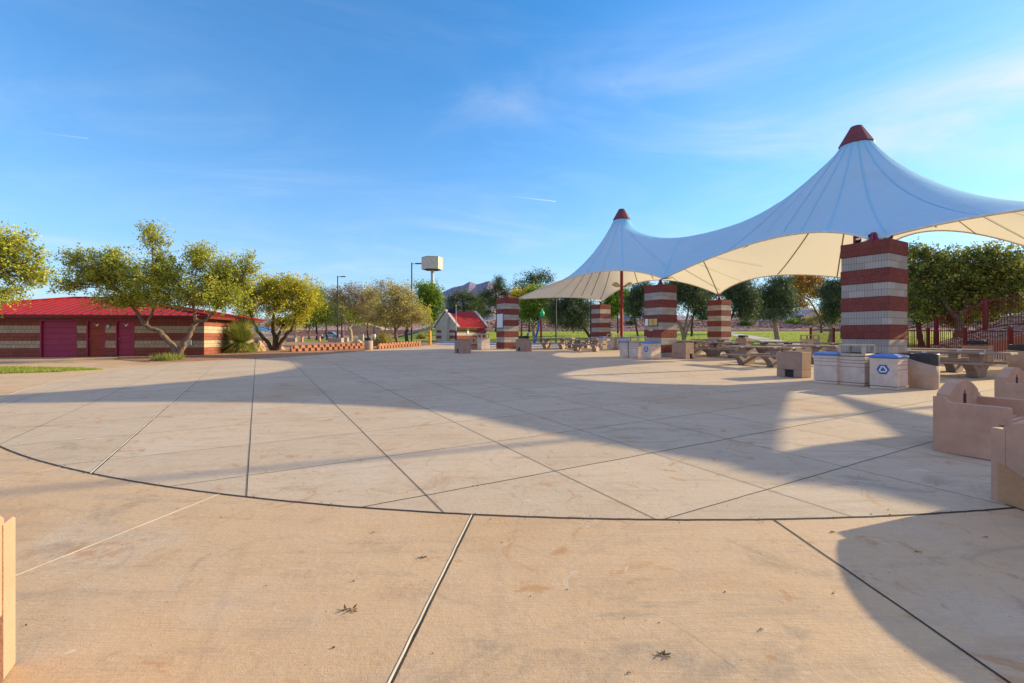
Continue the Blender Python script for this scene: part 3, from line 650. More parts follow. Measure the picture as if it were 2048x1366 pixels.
def make_canopy(label, loc, EDG, PKS, ridges, vseams):
    bnd = []
    for a, b, sg, rs in EDG: bnd += edge_pts(a, b, sg, rs, 26)
    area = sum(bnd[i].x*bnd[(i+1) % len(bnd)].y-bnd[(i+1) % len(bnd)].x*bnd[i].y for i in range(len(bnd)))
    if area < 0:   # order is clockwise: flip the sag direction
        bnd = []
        for a, b, sg, rs in EDG: bnd += edge_pts(a, b, -sg, rs, 26)
    NB = len(bnd); bp = [(p.x, p.y) for p in bnd]
    pts = [Vector((p.x, p.y)) for p in bnd]; fixz = [p.z for p in bnd]; edges = [(i, (i+1) % NB) for i in range(NB)]
    RR = 0.56; RD = 0.76
    ring_ids = {}
    for k, pk in PKS.items():
        b0 = len(pts); ring_ids[k] = b0
        for i in range(32):
            an = 2*math.pi*i/32; pts.append(Vector((pk.x+RR*math.cos(an), pk.y+RR*math.sin(an)))); fixz.append(pk.z-RD)
        edges += [(b0+i, b0+(i+1) % 32) for i in range(32)]
    nfix = len(pts)
    for k, pk in PKS.items():
        r = RR*1.18
        while r < 3.4:
            n = 32
            for i in range(n):
                an = 2*math.pi*(i+0.5*(int(math.log(r)*9) % 2))/n; q = (pk.x+r*math.cos(an), pk.y+r*math.sin(an))
                if inside(q, bp): pts.append(Vector(q))
            r *= 1.16
    y = min(p[1] for p in bp); row = 0; ST = 0.55
    while y < max(p[1] for p in bp):
        x = min(p[0] for p in bp)+(row % 2)*ST/2
        while x < max(p[0] for p in bp):
            if inside((x, y), bp) and all((x-pk.x)**2+(y-pk.y)**2 > 3.5**2 for pk in PKS.values()) and min((x-q[0])**2+(y-q[1])**2 for q in bp[::2]) > 0.09: pts.append(Vector((x, y)))
            x += ST
        y += ST*0.866; row += 1
    res = delaunay_2d_cdt(pts, edges, [], 0, 1e-5)
    V2 = [Vector(p) for p in res[0]]; orig = res[3]
    zv = [None]*len(V2)
    for i, ol in enumerate(orig):
        for q in ol:
            if q < nfix: zv[i] = fixz[q]
    T3 = []
    for f in res[2]:
        c = sum((V2[i] for i in f), Vector((0, 0)))/3
        if inside((c.x, c.y), bp) and all((c.x-pk.x)**2+(c.y-pk.y)**2 > (RR*0.97)**2 for pk in PKS.values()): T3.append(tuple(f))
    KEXP = 0.55; nV = len(V2); W = np.zeros((nV, nV))
    for f in T3:
        for a in range(3):
            i, j, k = f[a], f[(a+1) % 3], f[(a+2) % 3]; p = V2[i]-V2[k]; q = V2[j]-V2[k]
            ct_ = p.dot(q)/max(1e-6, abs(p.x*q.y-p.y*q.x)); ct_ = max(ct_, 0.01); cc = (V2[i]+V2[j]+V2[k])/3
            ct_ *= max(0.5, min((cc-Vector((pk.x, pk.y))).length for pk in PKS.values()))**-KEXP; W[i, j] += ct_; W[j, i] += ct_
    used = W.sum(1) > 0
    fixed = np.array([z is not None for z in zv]); free = np.where(used & ~fixed)[0]; fx = np.where(used & fixed)[0]
    Lp = np.diag(W.sum(1))-W; zz_ = np.array([z if z is not None else 0.0 for z in zv])
    # ridge cables sewn into the cloth between neighbouring masts: soft pull towards a sagging line
    rhs = np.zeros(nV)
    for a_, b_, zm in ridges:
        A = PK[a_]; B = PK[b_]; ab = Vector((B.x-A.x, B.y-A.y)); L2 = ab.length_squared
        for i in range(nV):
            t = (V2[i]-Vector((A.x, A.y))).dot(ab)/L2
            if not 0.02 < t < 0.98 or not used[i]: continue
            dd = (V2[i]-Vector((A.x, A.y))-ab*t).length
            if dd < 1.6:
                k_ = 0.16*(1-dd/1.6)**2*W[i].sum(); zt_ = zm+(9.6-zm)*abs(2*t-1)**2.6
                Lp[i, i] += k_; rhs[i] += k_*zt_
    sol = np.linalg.solve(Lp[np.ix_(free, free)], rhs[free]-Lp[np.ix_(free, fx)] @ zz_[fx]); zz_[free] = sol
    T3 = [f if (V2[f[1]]-V2[f[0]]).cross(V2[f[2]]-V2[f[0]]) > 0 else f[::-1] for f in T3]
    remap = {}; cvs = []
    for f in T3:
        for i in f:
            if i not in remap: remap[i] = len(cvs); cvs.append((V2[i].x, V2[i].y, float(zz_[i])))
    croot = empty('tensile_canopy', loc, 0, label, 'canopy')
    cr0 = Vector(croot.location)
    def canopy_child(mb, name, mat, **k): 
        return mb.build(name, mat, croot, tuple(-cr0), **k)
    mb = MB(); mb.add(cvs, [tuple(remap[i] for i in f) for f in T3], 0, True)
    bvh = BVHTree.FromPolygons([Vector(p) for p in cvs], [tuple(remap[i] for i in f) for f in T3])
    def cz(x, y):
        h = bvh.ray_cast(Vector((x, y, 30)), Vector((0, 0, -1))); return h[0].z if h[0] is not None else None
    fab = canopy_child(mb, 'membrane', M['fabric'])
    # seams: radial ribbons under and over the cloth, and the seam between the two peaks
    def seam_line(path):
        out = []
        run = []
        for p in path:
            z = cz(p[0], p[1])
            if z is None:
                if len(run) > 2: out.append(run)
                run = []
            else: run.append(Vector((p[0], p[1], z)))
        if len(run) > 2: out.append(run)
        return out
    def owner(x, y):
        d = {k: math.hypot(x-p.x, y-p.y) for k, p in PKS.items()}
        return min(d, key=d.get)
    sm = MB()
    def cloth_ribbon(run, w, top=True):
        for off in ((-0.03, 0.010) if top else (-0.03,)):
            vs = []
            for i, p in enumerate(run):
                t = (run[min(i+1, len(run)-1)]-run[max(i-1, 0)]).normalized(); s_ = t.cross(Vector((0, 0, 1)))
                if s_.length < 1e-3: s_ = Vector((1, 0, 0))
                s_.normalize(); nn = s_.cross(t); nn = nn if nn.z > 0 else -nn
                ww = w if off < 0 else w*0.45; vs += [p+s_*ww/2+nn*off, p-s_*ww/2+nn*off]
            fs = [(2*i, 2*i+1, 2*i+3, 2*i+2) for i in range(len(run)-1)]
            sm.add(vs, fs, 0 if off < 0 else 1, True)
    for k, pk in PKS.items():
        NS = 20
        for i in range(NS):
            an = 2*math.pi*(i+0.3)/NS; path = []
            r = RR*1.02
            while r < 22:
                q = (pk.x+r*math.cos(an), pk.y+r*math.sin(an))
                if owner(*q) != k: break
                path.append(q); r += 0.12 if r < 2 else 0.25
            for run in seam_line(path): cloth_ribbon(run, 0.06, i % 2 == 0)
    for (a, b) in vseams:
        A, B = CR_[a], CR_[b]; pth = [(A.x+(B.x-A.x)*t/70, A.y+(B.y-A.y)*t/70) for t in range(1, 70)]
        for run in seam_line(pth): cloth_ribbon(run, 0.07)
    canopy_child(sm, 'seams', [M['seam'], simple('top_seam', (0.24, 0.66, 0.96), 0.8, 0.02)])  # top seams share the blue shade tint of the cloth's upper side
    # hem with cable
    hb = MB(); hb.tube([p for p in bnd]+[bnd[0]], 0.035, 6); canopy_child(hb, 'edge_hem', M['hem'])
    for k, pk in PKS.items():
        cp = MB(); n = 12
        cp.lathe([(RR+0.06, -RD-0.05), (RR+0.07, -RD), (0.24, -0.06), (0.21, 0.0)], n, 0, Matrix.Translation(pk), True, False)
        canopy_child(cp, 'peak_cap', M['capred'])
        g = gz(pk.x, pk.y); ms = MB(); ms.lathe([(0.30, g), (0.30, g+0.03), (0.11, g+0.03), (0.11, pk.z-0.5)], 20, 0, Matrix.Translation((pk.x, pk.y, 0)))
        ms.tube([Vector((pk.x+RR*math.cos(t*math.pi/8), pk.y+RR*math.sin(t*math.pi/8), pk.z-RD-0.02)) for t in range(17)], 0.04, 6)
        for t in range(4):
            an = t*math.pi/2+0.4; ms.tube([(pk.x, pk.y, pk.z-RD-0.5), (pk.x+RR*math.cos(an), pk.y+RR*math.sin(an), pk.z-RD)], 0.03, 5)
        mast = canopy_child(ms, 'mast', M['steelred'])
        # lamps on the mast
        for t in range(4):
            an = t*math.pi/2+0.7; d = Vector((math.cos(an), math.sin(an), 0)); L = MB(); z = 5.15 if k == 1 else 6.6
            L.tube([Vector((pk.x, pk.y, z))+d*0.1, Vector((pk.x, pk.y, z+0.05))+d*0.42], 0.025, 5)
            T = Matrix.Translation(Vector((pk.x, pk.y, z+0.12))+d*0.58) @ Matrix.Rotation(an, 4, 'Z') @ Matrix.Rotation(R(-25), 4, 'Y')
            L.box((0, 0, 0), (0.42, 0.30, 0.09), 0, 0, T); L.box((0, 0, -0.055), (0.34, 0.24, 0.02), 1, 0, T)
            o = L.build('floodlight', [M['binrim'], M['lampglow']], mast)
    return croot
EDG_A = [(1, 3, 1.35, 1.25), (3, 5, 1.6, 1.18), (5, 7, 0.75, 0.45), (7, 8, -0.95, 0.55), (8, 6, 1.0, 1.7), (6, 4, 1.2, 0.75), (4, 2, 1.2, 1.35), (2, 1, 1.2, 0.15)]
EDG_B = [(17, 9, 1.5, 0.4), (9, 10, 1.3, 0.8), (10, 18, 1.5, 0.9), (18, 17, 2.8, 0.9)]
croot2 = make_canopy('white tensile canopy off to the right, beside the benches outside the photo', (24, 9, gz(24, 9)), EDG_B, {3: PK[3]}, (), ())
croot = make_canopy('white tensile canopy with two red-capped peaks stretched between the striped piers', (12, 24, gz(12, 24)), EDG_A, {1: PK[1], 2: PK[2]}, ((1, 2, 7.9),), ((3, 4),))
cr0 = Vector(croot.location)
def canopy_child(mb, name, mat, root=None, **k):
    r_ = root or croot; return mb.build(name, mat, r_, tuple(-Vector(r_.location)), **k)
# tie cables and corner plates from pier tops to the cloth
for k in (1, 2, 3, 4, 5, 6, 7, 8, 17, 18, 9, 10):
    c = piers[k % 10 if k > 10 else k][1]; q = CR_[k]; own = croot2 if k > 8 else croot; top = Vector((c.x, c.y, PTOP+0.33)); cb_ = MB()
    dirs = Vector((q.x-c.x, q.y-c.y, 0)).normalized(); sd2 = Vector((-dirs.y, dirs.x, 0))
    for s in (-1, 1):
        e = q+sd2*0.10*s+dirs*0.35+Vector((0, 0, 0.12)); cb_.tube([top+sd2*0.05*s, e], 0.016, 5)
        m_ = top.lerp(e, 0.5); cb_.tube([top.lerp(e, 0.38)+sd2*0.05*s, top.lerp(e, 0.62)], 0.035, 6)
    canopy_child(cb_, 'tie_cables', M['dark'], own)
    pb = MB(); T = Matrix.Translation(q+dirs*0.18+Vector((0, 0, 0.03))) @ Matrix.Rotation(math.atan2(dirs.y, dirs.x), 4, 'Z')
    pb.prism([(-0.22, -0.10), (-0.22, 0.10), (0.22, 0.26), (0.22, -0.26)], -0.012, 0.012, 'z', 0, T); canopy_child(pb, 'corner_plate', M['galv'], own)
# uplights standing on the nearest pier and on the middle pier
def uplight(k, dx, dy, rz, label):
    root, c, H = piers[k]; p = Vector((c.x, c.y, PTOP))+DR*dx+DL*dy
    r_ = empty('floodlight', p, rz, label, 'light', 'floodlights on pier tops')
    b = MB(); b.box((0, 0, 0.02), (0.16, 0.10, 0.04)); b.tube([(0, -0.11, 0.03), (0, -0.11, 0.17)], 0.012, 5); b.tube([(0, 0.11, 0.03), (0, 0.11, 0.17)], 0.012, 5); b.box((0, 0, 0.045), (0.03, 0.24, 0.012)); b.build('yoke', M['dark'], r_)
    h = MB(); T = Matrix.Translation((0, 0, 0.19)) @ Matrix.Rotation(R(-35), 4, 'Y')
    h.box((0, 0, 0), (0.24, 0.2, 0.12), 0, 0, T); h.box((0, 0, 0.065), (0.2, 0.17, 0.012), 1, 0, T)
    for q in range(4): h.box((-0.09+q*0.06, 0, -0.07), (0.01, 0.18, 0.03), 0, 0, T)
    h.build('lamp_head', [M['dark'], M['lampglow']], r_, bevel=0.006); r_.scale = (0.62, 0.62, 0.62)
uplight(5, -0.35, 0.25, R(40), 'small black floodlight on the nearest pier, left of its bracket')
uplight(5, 0.05, -0.35, R(10), 'small black floodlight on the nearest pier, at its front edge')
uplight(5, 0.36, -0.1, R(-40), 'small black floodlight on the nearest pier, at its right side')
uplight(3, 0.1, 0.2, R(60), 'small black floodlight on the pier with three notices')
# ---------------------------------------------------------------- litter bins
def square_center(x, y, w): c = Vector((x, y, 0))+DR*w/2+DL*w/2; return c.x, c.y
def hexagon(r, n=6, a0=0): return [(r*math.cos(a0+2*math.pi*i/n), r*math.sin(a0+2*math.pi*i/n)) for i in range(n)]
def emblem(root, W, zc, r, round_=False, green=False):
    if green:
        b = MB(); b.prism([(-0.06, 0), (0.06, 0), (0, 0.10)], -W/2-0.019, -W/2-0.012, 'x', 0, Matrix.Translation((0, 0, zc))); b.build('emblem', M['green'], root); return
    b = MB(); T = Matrix.Translation((0, 0, zc))
    b.prism(hexagon(r, 24 if round_ else 6), -W/2-0.018, -W/2-0.010, 'x', 0, T)
    for k in range(3):
        a0 = k*2*math.pi/3
        def rot(p): return (p[0]*math.cos(a0)-p[1]*math.sin(a0), p[0]*math.sin(a0)+p[1]*math.cos(a0))
        q = r/0.14
        band = [(-0.062*q, 0.030*q), (-0.030*q, 0.086*q), (0.018*q, 0.086*q), (0.030*q, 0.066*q), (0.000*q, 0.060*q), (-0.012*q, 0.060*q), (-0.036*q, 0.018*q)]
        head = [(0.018*q, 0.096*q), (0.066*q, 0.052*q), (0.026*q, 0.030*q)]
        b.prism([rot(p) for p in band], -W/2-0.022, -W/2-0.019, 'x', 1, T); b.prism([rot(p) for p in head], -W/2-0.022, -W/2-0.019, 'x', 1, T)
    b.build('emblem', [M['emblue'], M['white']], root)
def recycle_bin(x, y, label, W=0.62, emb=None, group='square bins in threes'):
    cx, cy = square_center(x, y, W); root = empty('recycling_bin', (cx, cy, gz(cx, cy)+0.012), A30, label, 'recycling bin', group)
    b = MB(); b.box((0, 0, 0.03), (W-0.02, W-0.02, 0.06)); b.box((0, 0, 0.42), (W-0.03, W-0.03, 0.70), 1)
    zs = [0.068, 0.50, 0.62, 0.70, 0.79]
    for a, c in zip(zs, zs[1:]): b.box((0, 0, (a+c)/2), (W-0.006, W-0.006, c-a-0.007), 0)
    b.build('body', [M['bin'], M['slot']], root, bevel=0.006)
    if emb is not None:
        d = MB(); d.box((-W/2-0.004, 0, 0.43), (0.016, W-0.03, 0.70)); d.build('door_panel', M['bin'], root, bevel=0.004); emblem(root, W, 0.50, 0.14, emb == 'round')
    l = MB(); h = W/2+0.025
    l.add([(-h,-h,0),(h,-h,0),(h,h,0),(-h,h,0),(-h,-h,.05),(h,-h,.05),(h,h,.05),(-h,h,.05),(-.14,-.14,.105),(.14,-.14,.105),(.14,.14,.105),(-.14,.14,.105)],
          [(3,2,1,0),(0,1,5,4),(1,2,6,5),(2,3,7,6),(3,0,4,7),(4,5,9,8),(5,6,10,9),(6,7,11,10),(7,4,8,11),(8,9,10,11)])
    lo = l.build('lid', M['bluelid'], root, (0, 0, 0.795), bevel=0.012)
    q = MB(); q.lathe([(0.095, 0.0), (0.095, 0.008), (0.07, 0.008)], 20); q.build('opening', M['slot'], lo, (0, 0, 0.104))
    return root
def hooded_bin(x, y, label, W=0.66, group='square bins in threes', green=False, dark=False):
    cx, cy = square_center(x, y, W); root = empty('litter_bin', (cx, cy, gz(cx, cy)+0.012), A30, label, 'litter bin', group)
    b = MB(); b.box((0, 0, 0.03), (W-0.03, W-0.03, 0.06)); b.box((0, 0, 0.42), (W-0.03, W-0.03, 0.70), 1)
    zs = [0.068, 0.50, 0.60, 0.68, 0.78]
    for a, c in zip(zs, zs[1:]): b.box((0, 0, (a+c)/2), (W-0.006, W-0.006, c-a-0.007), 0)
    b.build('body', [M['bin'], M['slot']], root, bevel=0.012)
    if green: emblem(root, W, 0.25, 0.1, green=True)
    h = MB(); k = W/2-0.045
    h.box((0, 0, 0.825), (W+0.01, W+0.01, 0.075)); h.box((0, 0, 1.09), (W-0.02, W-0.02, 0.055))
    for sx in (-1, 1):
        for sy in (-1, 1): h.box((sx*k, sy*k, 0.963), (0.085, 0.085, 0.205))
    ho = h.build('hood', M['binrim'], root, bevel=0.022, seg=3)
    t = MB(); t.lathe([(0.20, 0.868), (0.20, 0.875), (0.17, 0.875)], 20); t.build('opening', M['slot'], ho)
    return root
def round_bin(x, y, label, r=0.31, h=0.90, group='round concrete bins with black tops', tilt=0.10, ta=2.2):
    root = empty('round_litter_bin', (x, y, gz(x, y)+0.012), 0, label, 'litter bin', group); n = 36
    def ring(rr, z, t): return [(rr*math.cos(2*math.pi*k/n), rr*math.sin(2*math.pi*k/n), z+t*math.cos(2*math.pi*k/n-ta)) for k in range(n)]
    def stack(mb, rings):
        vs = [p for q in rings for p in q]; fs = [(i*n+k, i*n+(k+1) % n, (i+1)*n+(k+1) % n, (i+1)*n+k) for i in range(len(rings)-1) for k in range(n)]
        mb.add(vs, fs, 0, True)
    b = MB(); zt = h*0.76; stack(b, [ring(r*0.95, 0, 0), ring(r*0.97, 0.02, 0), ring(r, h*0.35, 0), ring(r*1.02, zt, tilt), ring(r*0.9, zt, tilt)])
    b.add(ring(r*0.95, 0, 0), [tuple(range(n-1, -1, -1))]); b.build('body', M['roundbin'], root)
    c = MB(); stack(c, [ring(r*0.99, zt-0.03, tilt), ring(r*0.985, zt+0.04, tilt*0.8), ring(r*1.0, h-0.02, 0), ring(r*0.97, h, 0), ring(r*0.80, h, 0), ring(r*0.72, h-0.10, 0)])
    c.add(ring(r*0.72, h-0.10, 0), [tuple(range(n))]); c.build('lid', M['darkplastic'], root)
    return root
recycle_bin(8.99, 12.6, 'blue-lidded bin without emblem at the left of the nearest bin row', 0.60)
hooded_bin(9.42, 12.15, 'tan litter bin with an open hood, between two blue lids before the nearest pier', 0.66)
recycle_bin(9.66, 11.4, 'blue-lidded bin with a large hexagonal recycling emblem before the nearest pier', 0.60, 'hex')
round_bin(10.72, 11.85, 'round brown bin with slanting black top beside the nearest recycling emblem bin')
recycle_bin(5.93, 23.35, 'plain blue-lidded bin at the left end of the middle group of bins', 0.58)
hooded_bin(6.30, 22.75, 'tan hooded litter bin in the middle of the group before the pier with notices', 0.64)
recycle_bin(6.74, 22.0, 'blue-lidded bin with a round blue emblem before the pier with notices', 0.66, 'round')
recycle_bin(6.55, 32.9, 'small far blue-lidded bin at the left, beside the red mast', 0.60)
hooded_bin(7.12, 32.2, 'far hooded bin with a small green mark beside the red mast', 0.62, green=True)
recycle_bin(7.75, 31.7, 'far blue-lidded bin with emblem directly below the red mast', 0.68, 'round')
hooded_bin(18.2, 27.5, 'lone tan hooded bin standing on the lawn edge left of the nearest pier', 0.78, 'lone hooded bins')
hooded_bin(-2.10, 31.2, 'lone tan hooded bin left of the leftmost striped pier', 0.66, 'lone hooded bins')
round_bin(18.9, 16.9, 'round concrete bin with black top before the red fence at the right edge', 0.34, 0.94, tilt=0.02)
round_bin(-9.95, 31.6, 'small round concrete bin between the two terracotta block walls', 0.28, 0.85, 'round concrete bins with black tops', 0.0)

# ---------------------------------------------------------------- barbecue blocks
def bbq(x, y, label, face='x', w=0.78, d=0.55, grill=False):
    c = Vector((x, y, 0))+DR*d/2+DL*w/2; root = empty('barbecue_block', (c.x, c.y, gz(c.x, c.y)+0.012), A30, label, 'barbecue block', 'brown concrete barbecue blocks')
    H = 0.79; b = MB(); ow, oh = 0.27, 0.24      # opening width, height
    if face == 'x':
        b.box((0, 0, (H+oh)/2), (d, w, H-oh)); e = (w-ow)/2
        b.box((0, -w/2+e/2, oh/2), (d, e, oh)); b.box((0, w/2-e/2, oh/2), (d, e, oh)); b.box((0.12, 0, oh/2), (d-0.3, ow, oh))
    else:
        b.box((0, 0, (H+oh)/2), (d, w, H-oh)); ow = 0.20; o0 = 0.06; e1 = d/2-0.10-(-d/2+0.0)-ow
        b.box((-d/2+e1/2, 0, oh/2), (e1, w, oh)); b.box((d/2-0.05, 0, oh/2), (0.10, w, oh)); b.box((d/2-0.10-ow/2, 0.12, oh/2), (ow, w-0.3, oh))
    bo = b.build('body', M['bbq'], root, bevel=0.015)
    f = MB()
    if face == 'x': f.box((-d/2+0.05, 0, oh/2), (0.012, ow-0.02, oh-0.02)); f.box((-d/2+0.03, 0, oh-0.05), (0.02, 0.05, 0.02))
    else: f.box((d/2-0.10-ow/2, -w/2+0.05, oh/2), (ow-0.02, 0.012, oh-0.02))
    f.build('ash_door', M['dark'], root)
    t = MB(); t.box((0, 0, H+0.008), (d-0.16, w-0.2, 0.014)); 
    for k in range(9): t.tube([(-d/2+0.1, -w/2+0.14+k*(w-0.28)/8, H+0.025), (d/2-0.1, -w/2+0.14+k*(w-0.28)/8, H+0.025)], 0.006, 4)
    t.build('grate', M['dark'], root)
    if grill:
        g = MB(); g.box((0, 0, H+0.13), (d-0.2, w-0.28, 0.16)); g.tube([(-0.1, -w/2+0.16, H+0.22), (0.1, -w/2+0.16, H+0.22)], 0.012, 5); g.build('grill_box', M['dark'], root, bevel=0.02)
    return root
bbq(8.98, 14.1, 'nearest brown barbecue block, left of the nearest blue-lidded bins', 'x')
bbq(8.62, 22.6, 'brown barbecue block right of the round-emblem bin at the pier with notices', 'y', 0.85, 0.62)
bbq(0.65, 29.6, 'brown barbecue block at the right foot of the leftmost pier', 'x', 0.80, 0.75, True)
bbq(-3.1, 27.4, 'brown barbecue block in front of the arched bench, left of the leftmost pier', 'x', 0.95, 0.7)
bbq(16.6, 32.3, 'far barbecue block with black grill right of the orange-lit pier', 'x', 0.8, 0.6, True)
bbq(20.1, 19.2, 'barbecue block with black grill standing against the red fence', 'x', 0.85, 0.62, True)

# ---------------------------------------------------------------- picnic tables
def picnic(x, y, rz, label, L=2.9):
    root = empty('picnic_table', (x, y, gz(x, y)+0.012), rz, label, 'picnic table', 'concrete picnic tables under the canopy')
    b = MB(); b.box((0, 0, 0.755), (L, 0.76, 0.075)); b.build('tabletop', M['table'], root, bevel=0.02, seg=3)
    for s in (-1, 1):
        b = MB(); b.box((0, s*0.70, 0.435), (L-0.55, 0.28, 0.065)); b.build('seat', M['table'], root, bevel=0.018, seg=3)
    for s in (-1, 1):
        b = MB(); n = 10; prof = [(-0.34, 0), (0.34, 0), (0.46, 0.20), (0.80, 0.395), (0.56, 0.40)]
        prof += [(0.56-0.42*(i/6), 0.40-0.13*math.sin(i/6*math.pi/2)) for i in range(1, 6)] + [(0.14, 0.28), (0.14, 0.60), (0.24, 0.715), (-0.24, 0.715), (-0.14, 0.60), (-0.14, 0.28)]
        prof += [(-0.56+0.42*(i/6), 0.40-0.13*math.sin(i/6*math.pi/2)) for i in range(5, 0, -1)] + [(-0.56, 0.40), (-0.80, 0.395), (-0.46, 0.20)]
        b.prism(prof, s*0.62-0.13, s*0.62+0.13, 'x'); b.build('pedestal', M['table'], root, bevel=0.012)
    b = MB()
    for k in (-0.55, 0.85): b.box((k, -0.3805, 0.755), (0.12, 0.006, 0.05))
    b.box((-L/2-0.0005, 0.1, 0.755), (0.006, 0.12, 0.05)); b.box((L/2+0.0005, -0.2, 0.755), (0.006, 0.12, 0.05))
    b.build('sticker', M['sticker'], root); return root
t0 = picnic(10.28, 18.85, R(-60), 'nearest picnic table, just left of and behind the nearest barbecue block')
def table(x, y, a, label): return again(t0, (x, y, gz(x, y)+0.012), R(a), label)
table(11.25, 24.2, -60, 'picnic table behind the nearest one, left of the barbecue block')
table(13.4, 30.4, -60, 'far picnic table at the foot of the orange-lit pier')
table(13.0, 20.4, -60, 'picnic table left of the nearest pier, behind the nearest barbecue block')
table(14.6, 25.2, -52, 'picnic table farther back left of the nearest pier, before the lawn path')
table(17.0, 23.0, -52, 'picnic table partly hidden by the nearest pier, before the lone hooded bin')
table(14.45, 15.0, -60, 'picnic table right of the nearest pier, closer of the two there')
table(15.6, 16.9, -60, 'picnic table right of the nearest pier, farther of the two there')
table(3.1, 33.2, -25, 'far picnic table right of the leftmost pier, before the blue play post')
table(4.9, 29.9, -25, 'far picnic table left of the red mast, closest to the small far bins')
table(5.1, 34.6, -25, 'farthest picnic table at the foot of the farthest striped pier')
table(10.3, 27.0, -60, 'picnic table seen behind the barbecue block right of the pier with notices')

# ---------------------------------------------------------------- concrete benches
def bench(x, y, rz, label, L=1.22, z0=None):
    root = empty('concrete_bench', (x, y, gz(x, y)+0.012), rz, label, 'bench', 'salmon concrete benches with arched backs')
    prof = [(0, 0), (0, 0.70), (0.095, 0.70), (0.125, 0.685), (0.135, 0.645), (0.16, 0.635), (0.665, 0.635), (0.68, 0.62), (0.68, 0.435), (0.60, 0.43), (0.585, 0.40), (0.57, 0)]
    for a, b_ in ((0, 0.12), (L-0.12, L)):
        b = MB(); b.prism(prof, a, b_, 'y'); b.build('arm_panel', M['bench'], root, bevel=0.014, seg=3)
    b = MB(); n = 18; top = []
    pr = [(0.10, 0.30), (L-0.10, 0.30)] + [(0.10+(L-0.2)*(1-i/n), 0.725+0.155*math.sin(math.pi*(1-i/n))**0.8) for i in range(n+1)]
    b.prism([(p[0], p[1]) for p in pr], 0.0, 0.13, 'x')
    b.build('backrest', M['bench'], root, (0.005, 0, 0), bevel=0.014, seg=3)
    m_ = MB()
    for i, (dy, dz, h) in enumerate(((-0.035, 0.02, 0.15), (0.0, 0.035, 0.20), (0.034, 0.0, 0.17), (0.005, -0.08, 0.05))): m_.box((0.1365, L/2+dy, 0.62+dz), (0.006, 0.028, h))
    m_.build('carved_mark', M['slot'], root)
    b = MB()
    for k in range(6): b.box((0.19+k*0.075, L/2, 0.425-0.012*abs(k-2)*0.5), (0.066, L-0.24, 0.05))
    b.tube([(0.635, 0.12, 0.395), (0.635, L-0.12, 0.395)], 0.035, 10)
    b.box((0.34, L/2, 0.365), (0.42, L-0.24, 0.05)); b.build('seat', M['bench'], root, bevel=0.012)
    b = MB(); b.box((0.34, L/2, 0.17), (0.30, L-0.35, 0.34)); b.build('base', M['bench'], root, bevel=0.01)
    return root
b0 = bench(5.42, 5.86, R(-60), 'salmon concrete bench with arched back, middle one of the three at the right edge')
def bench2(x, y, a, label): return again(b0, (x, y, gz(x, y)+0.012), R(a), label)
bench2(8.32, 7.85, -60, 'salmon concrete bench farther back at the right edge, near the black-topped round bin')
bench2(-3.4, 33.0, -70, 'small far bench with arched back behind the barbecue block near the leftmost pier')
q = bench(4.42, 2.30, 0, 'salmon concrete bench nearest the camera at the right edge, with orange sunlight painted on its end', L=1.90)
for a_, px_, z_ in (): pass
st = MB(); st.add([(0.06, 1.9025, 0.05), (0.56, 1.9025, 0.05), (0.56, 1.9025, 0.22), (0.06, 1.9025, 0.40)], [(0, 1, 2, 3)]); st.add([(-0.0025, 1.40, 0.04), (-0.0025, 1.84, 0.04), (-0.0025, 1.84, 0.40), (-0.0025, 1.40, 0.20)], [(3, 2, 1, 0)])  # orange patches painted in for sunlight on the bench end and back
st.build('painted_sun_patch', M['benchsun'], q)
bench2(-2.335, 2.14, -150, 'sunlit salmon bench end cut off by the lower left edge of the photo')

# ---------------------------------------------------------------- red building on the left
def lamp_things(): pass
bc = Vector((-17.15, 25.35)); ba = math.atan2(-0.178, -0.984); bg_ = 0.43
bld = empty('storage_building', (bc.x, bc.y, bg_), ba, 'low red and cream block building with a bright red metal roof', 'building')
def tpx(px): a = (px-1024)/FPX; return (-17.15-25.35*a)/(0.984-0.178*a)
BL, BD, BH = 14.6, 7.0, 2.22
bands = [(0, 0.5, 1), (0.5, 0.9, 0), (0.9, 1.3, 1), (1.3, 1.7, 0), (1.7, BH, 1)]
mc = Mat('cream_block', 0.93, 0.15)
def m_bblock(kind):
    m = Mat('building_block_'+kind, 0.93, 0.15); x, y, z = m.sep()[:3]; uv = m.comb(m.math('ADD', x, y), m.math('SUBTRACT', z, 0.1))
    b = m.node('ShaderNodeTexBrick'); m.l.new(uv, b.inputs['Vector']); b.inputs['Scale'].default_value = 1.0; b.inputs['Brick Width'].default_value = 0.2 if kind == 'cream' else 0.4; b.inputs['Row Height'].default_value = 0.2
    b.inputs['Mortar Size'].default_value = 0.008; n = m.noise(3, 7, 0.65); f = m.noise(45, 4, 0.7)
    if kind == 'cream': a = ((0.50, 0.41, 0.28), (0.58, 0.49, 0.34), (0.17, 0.13, 0.10))
    else: a = ((0.28, 0.095, 0.07), (0.35, 0.12, 0.085), (0.13, 0.055, 0.045))
    for k, v_ in zip(('Color1', 'Color2', 'Mortar'), a): b.inputs[k].default_value = (*v_, 1)
    c = m.mix(m.rng(n, 0.35, 0.7, 0, 0.35), b.outputs[0], tuple(q*0.6 for q in a[0])); c = m.mix(m.rng(f, 0.3, 0.8, 0, 0.35), c, tuple(q*0.4 for q in a[0])); m.color(c); m.bump(m.math('SUBTRACT', m.math('MULTIPLY', f, 0.6), b.outputs['Fac']), 0.7, 0.012); return m.m
M['bred'] = m_bblock('red'); M['bcream'] = m_bblock('cream')
ops = [(tpx(153.5), tpx(80), 'roller'), (tpx(210), tpx(173), 'door'), (tpx(268.5), tpx(231.5), 'door')]
ops = sorted([(min(a, b), max(a, b), k) for a, b, k in ops])
w = MB(); DH = 1.98; TH = 0.2
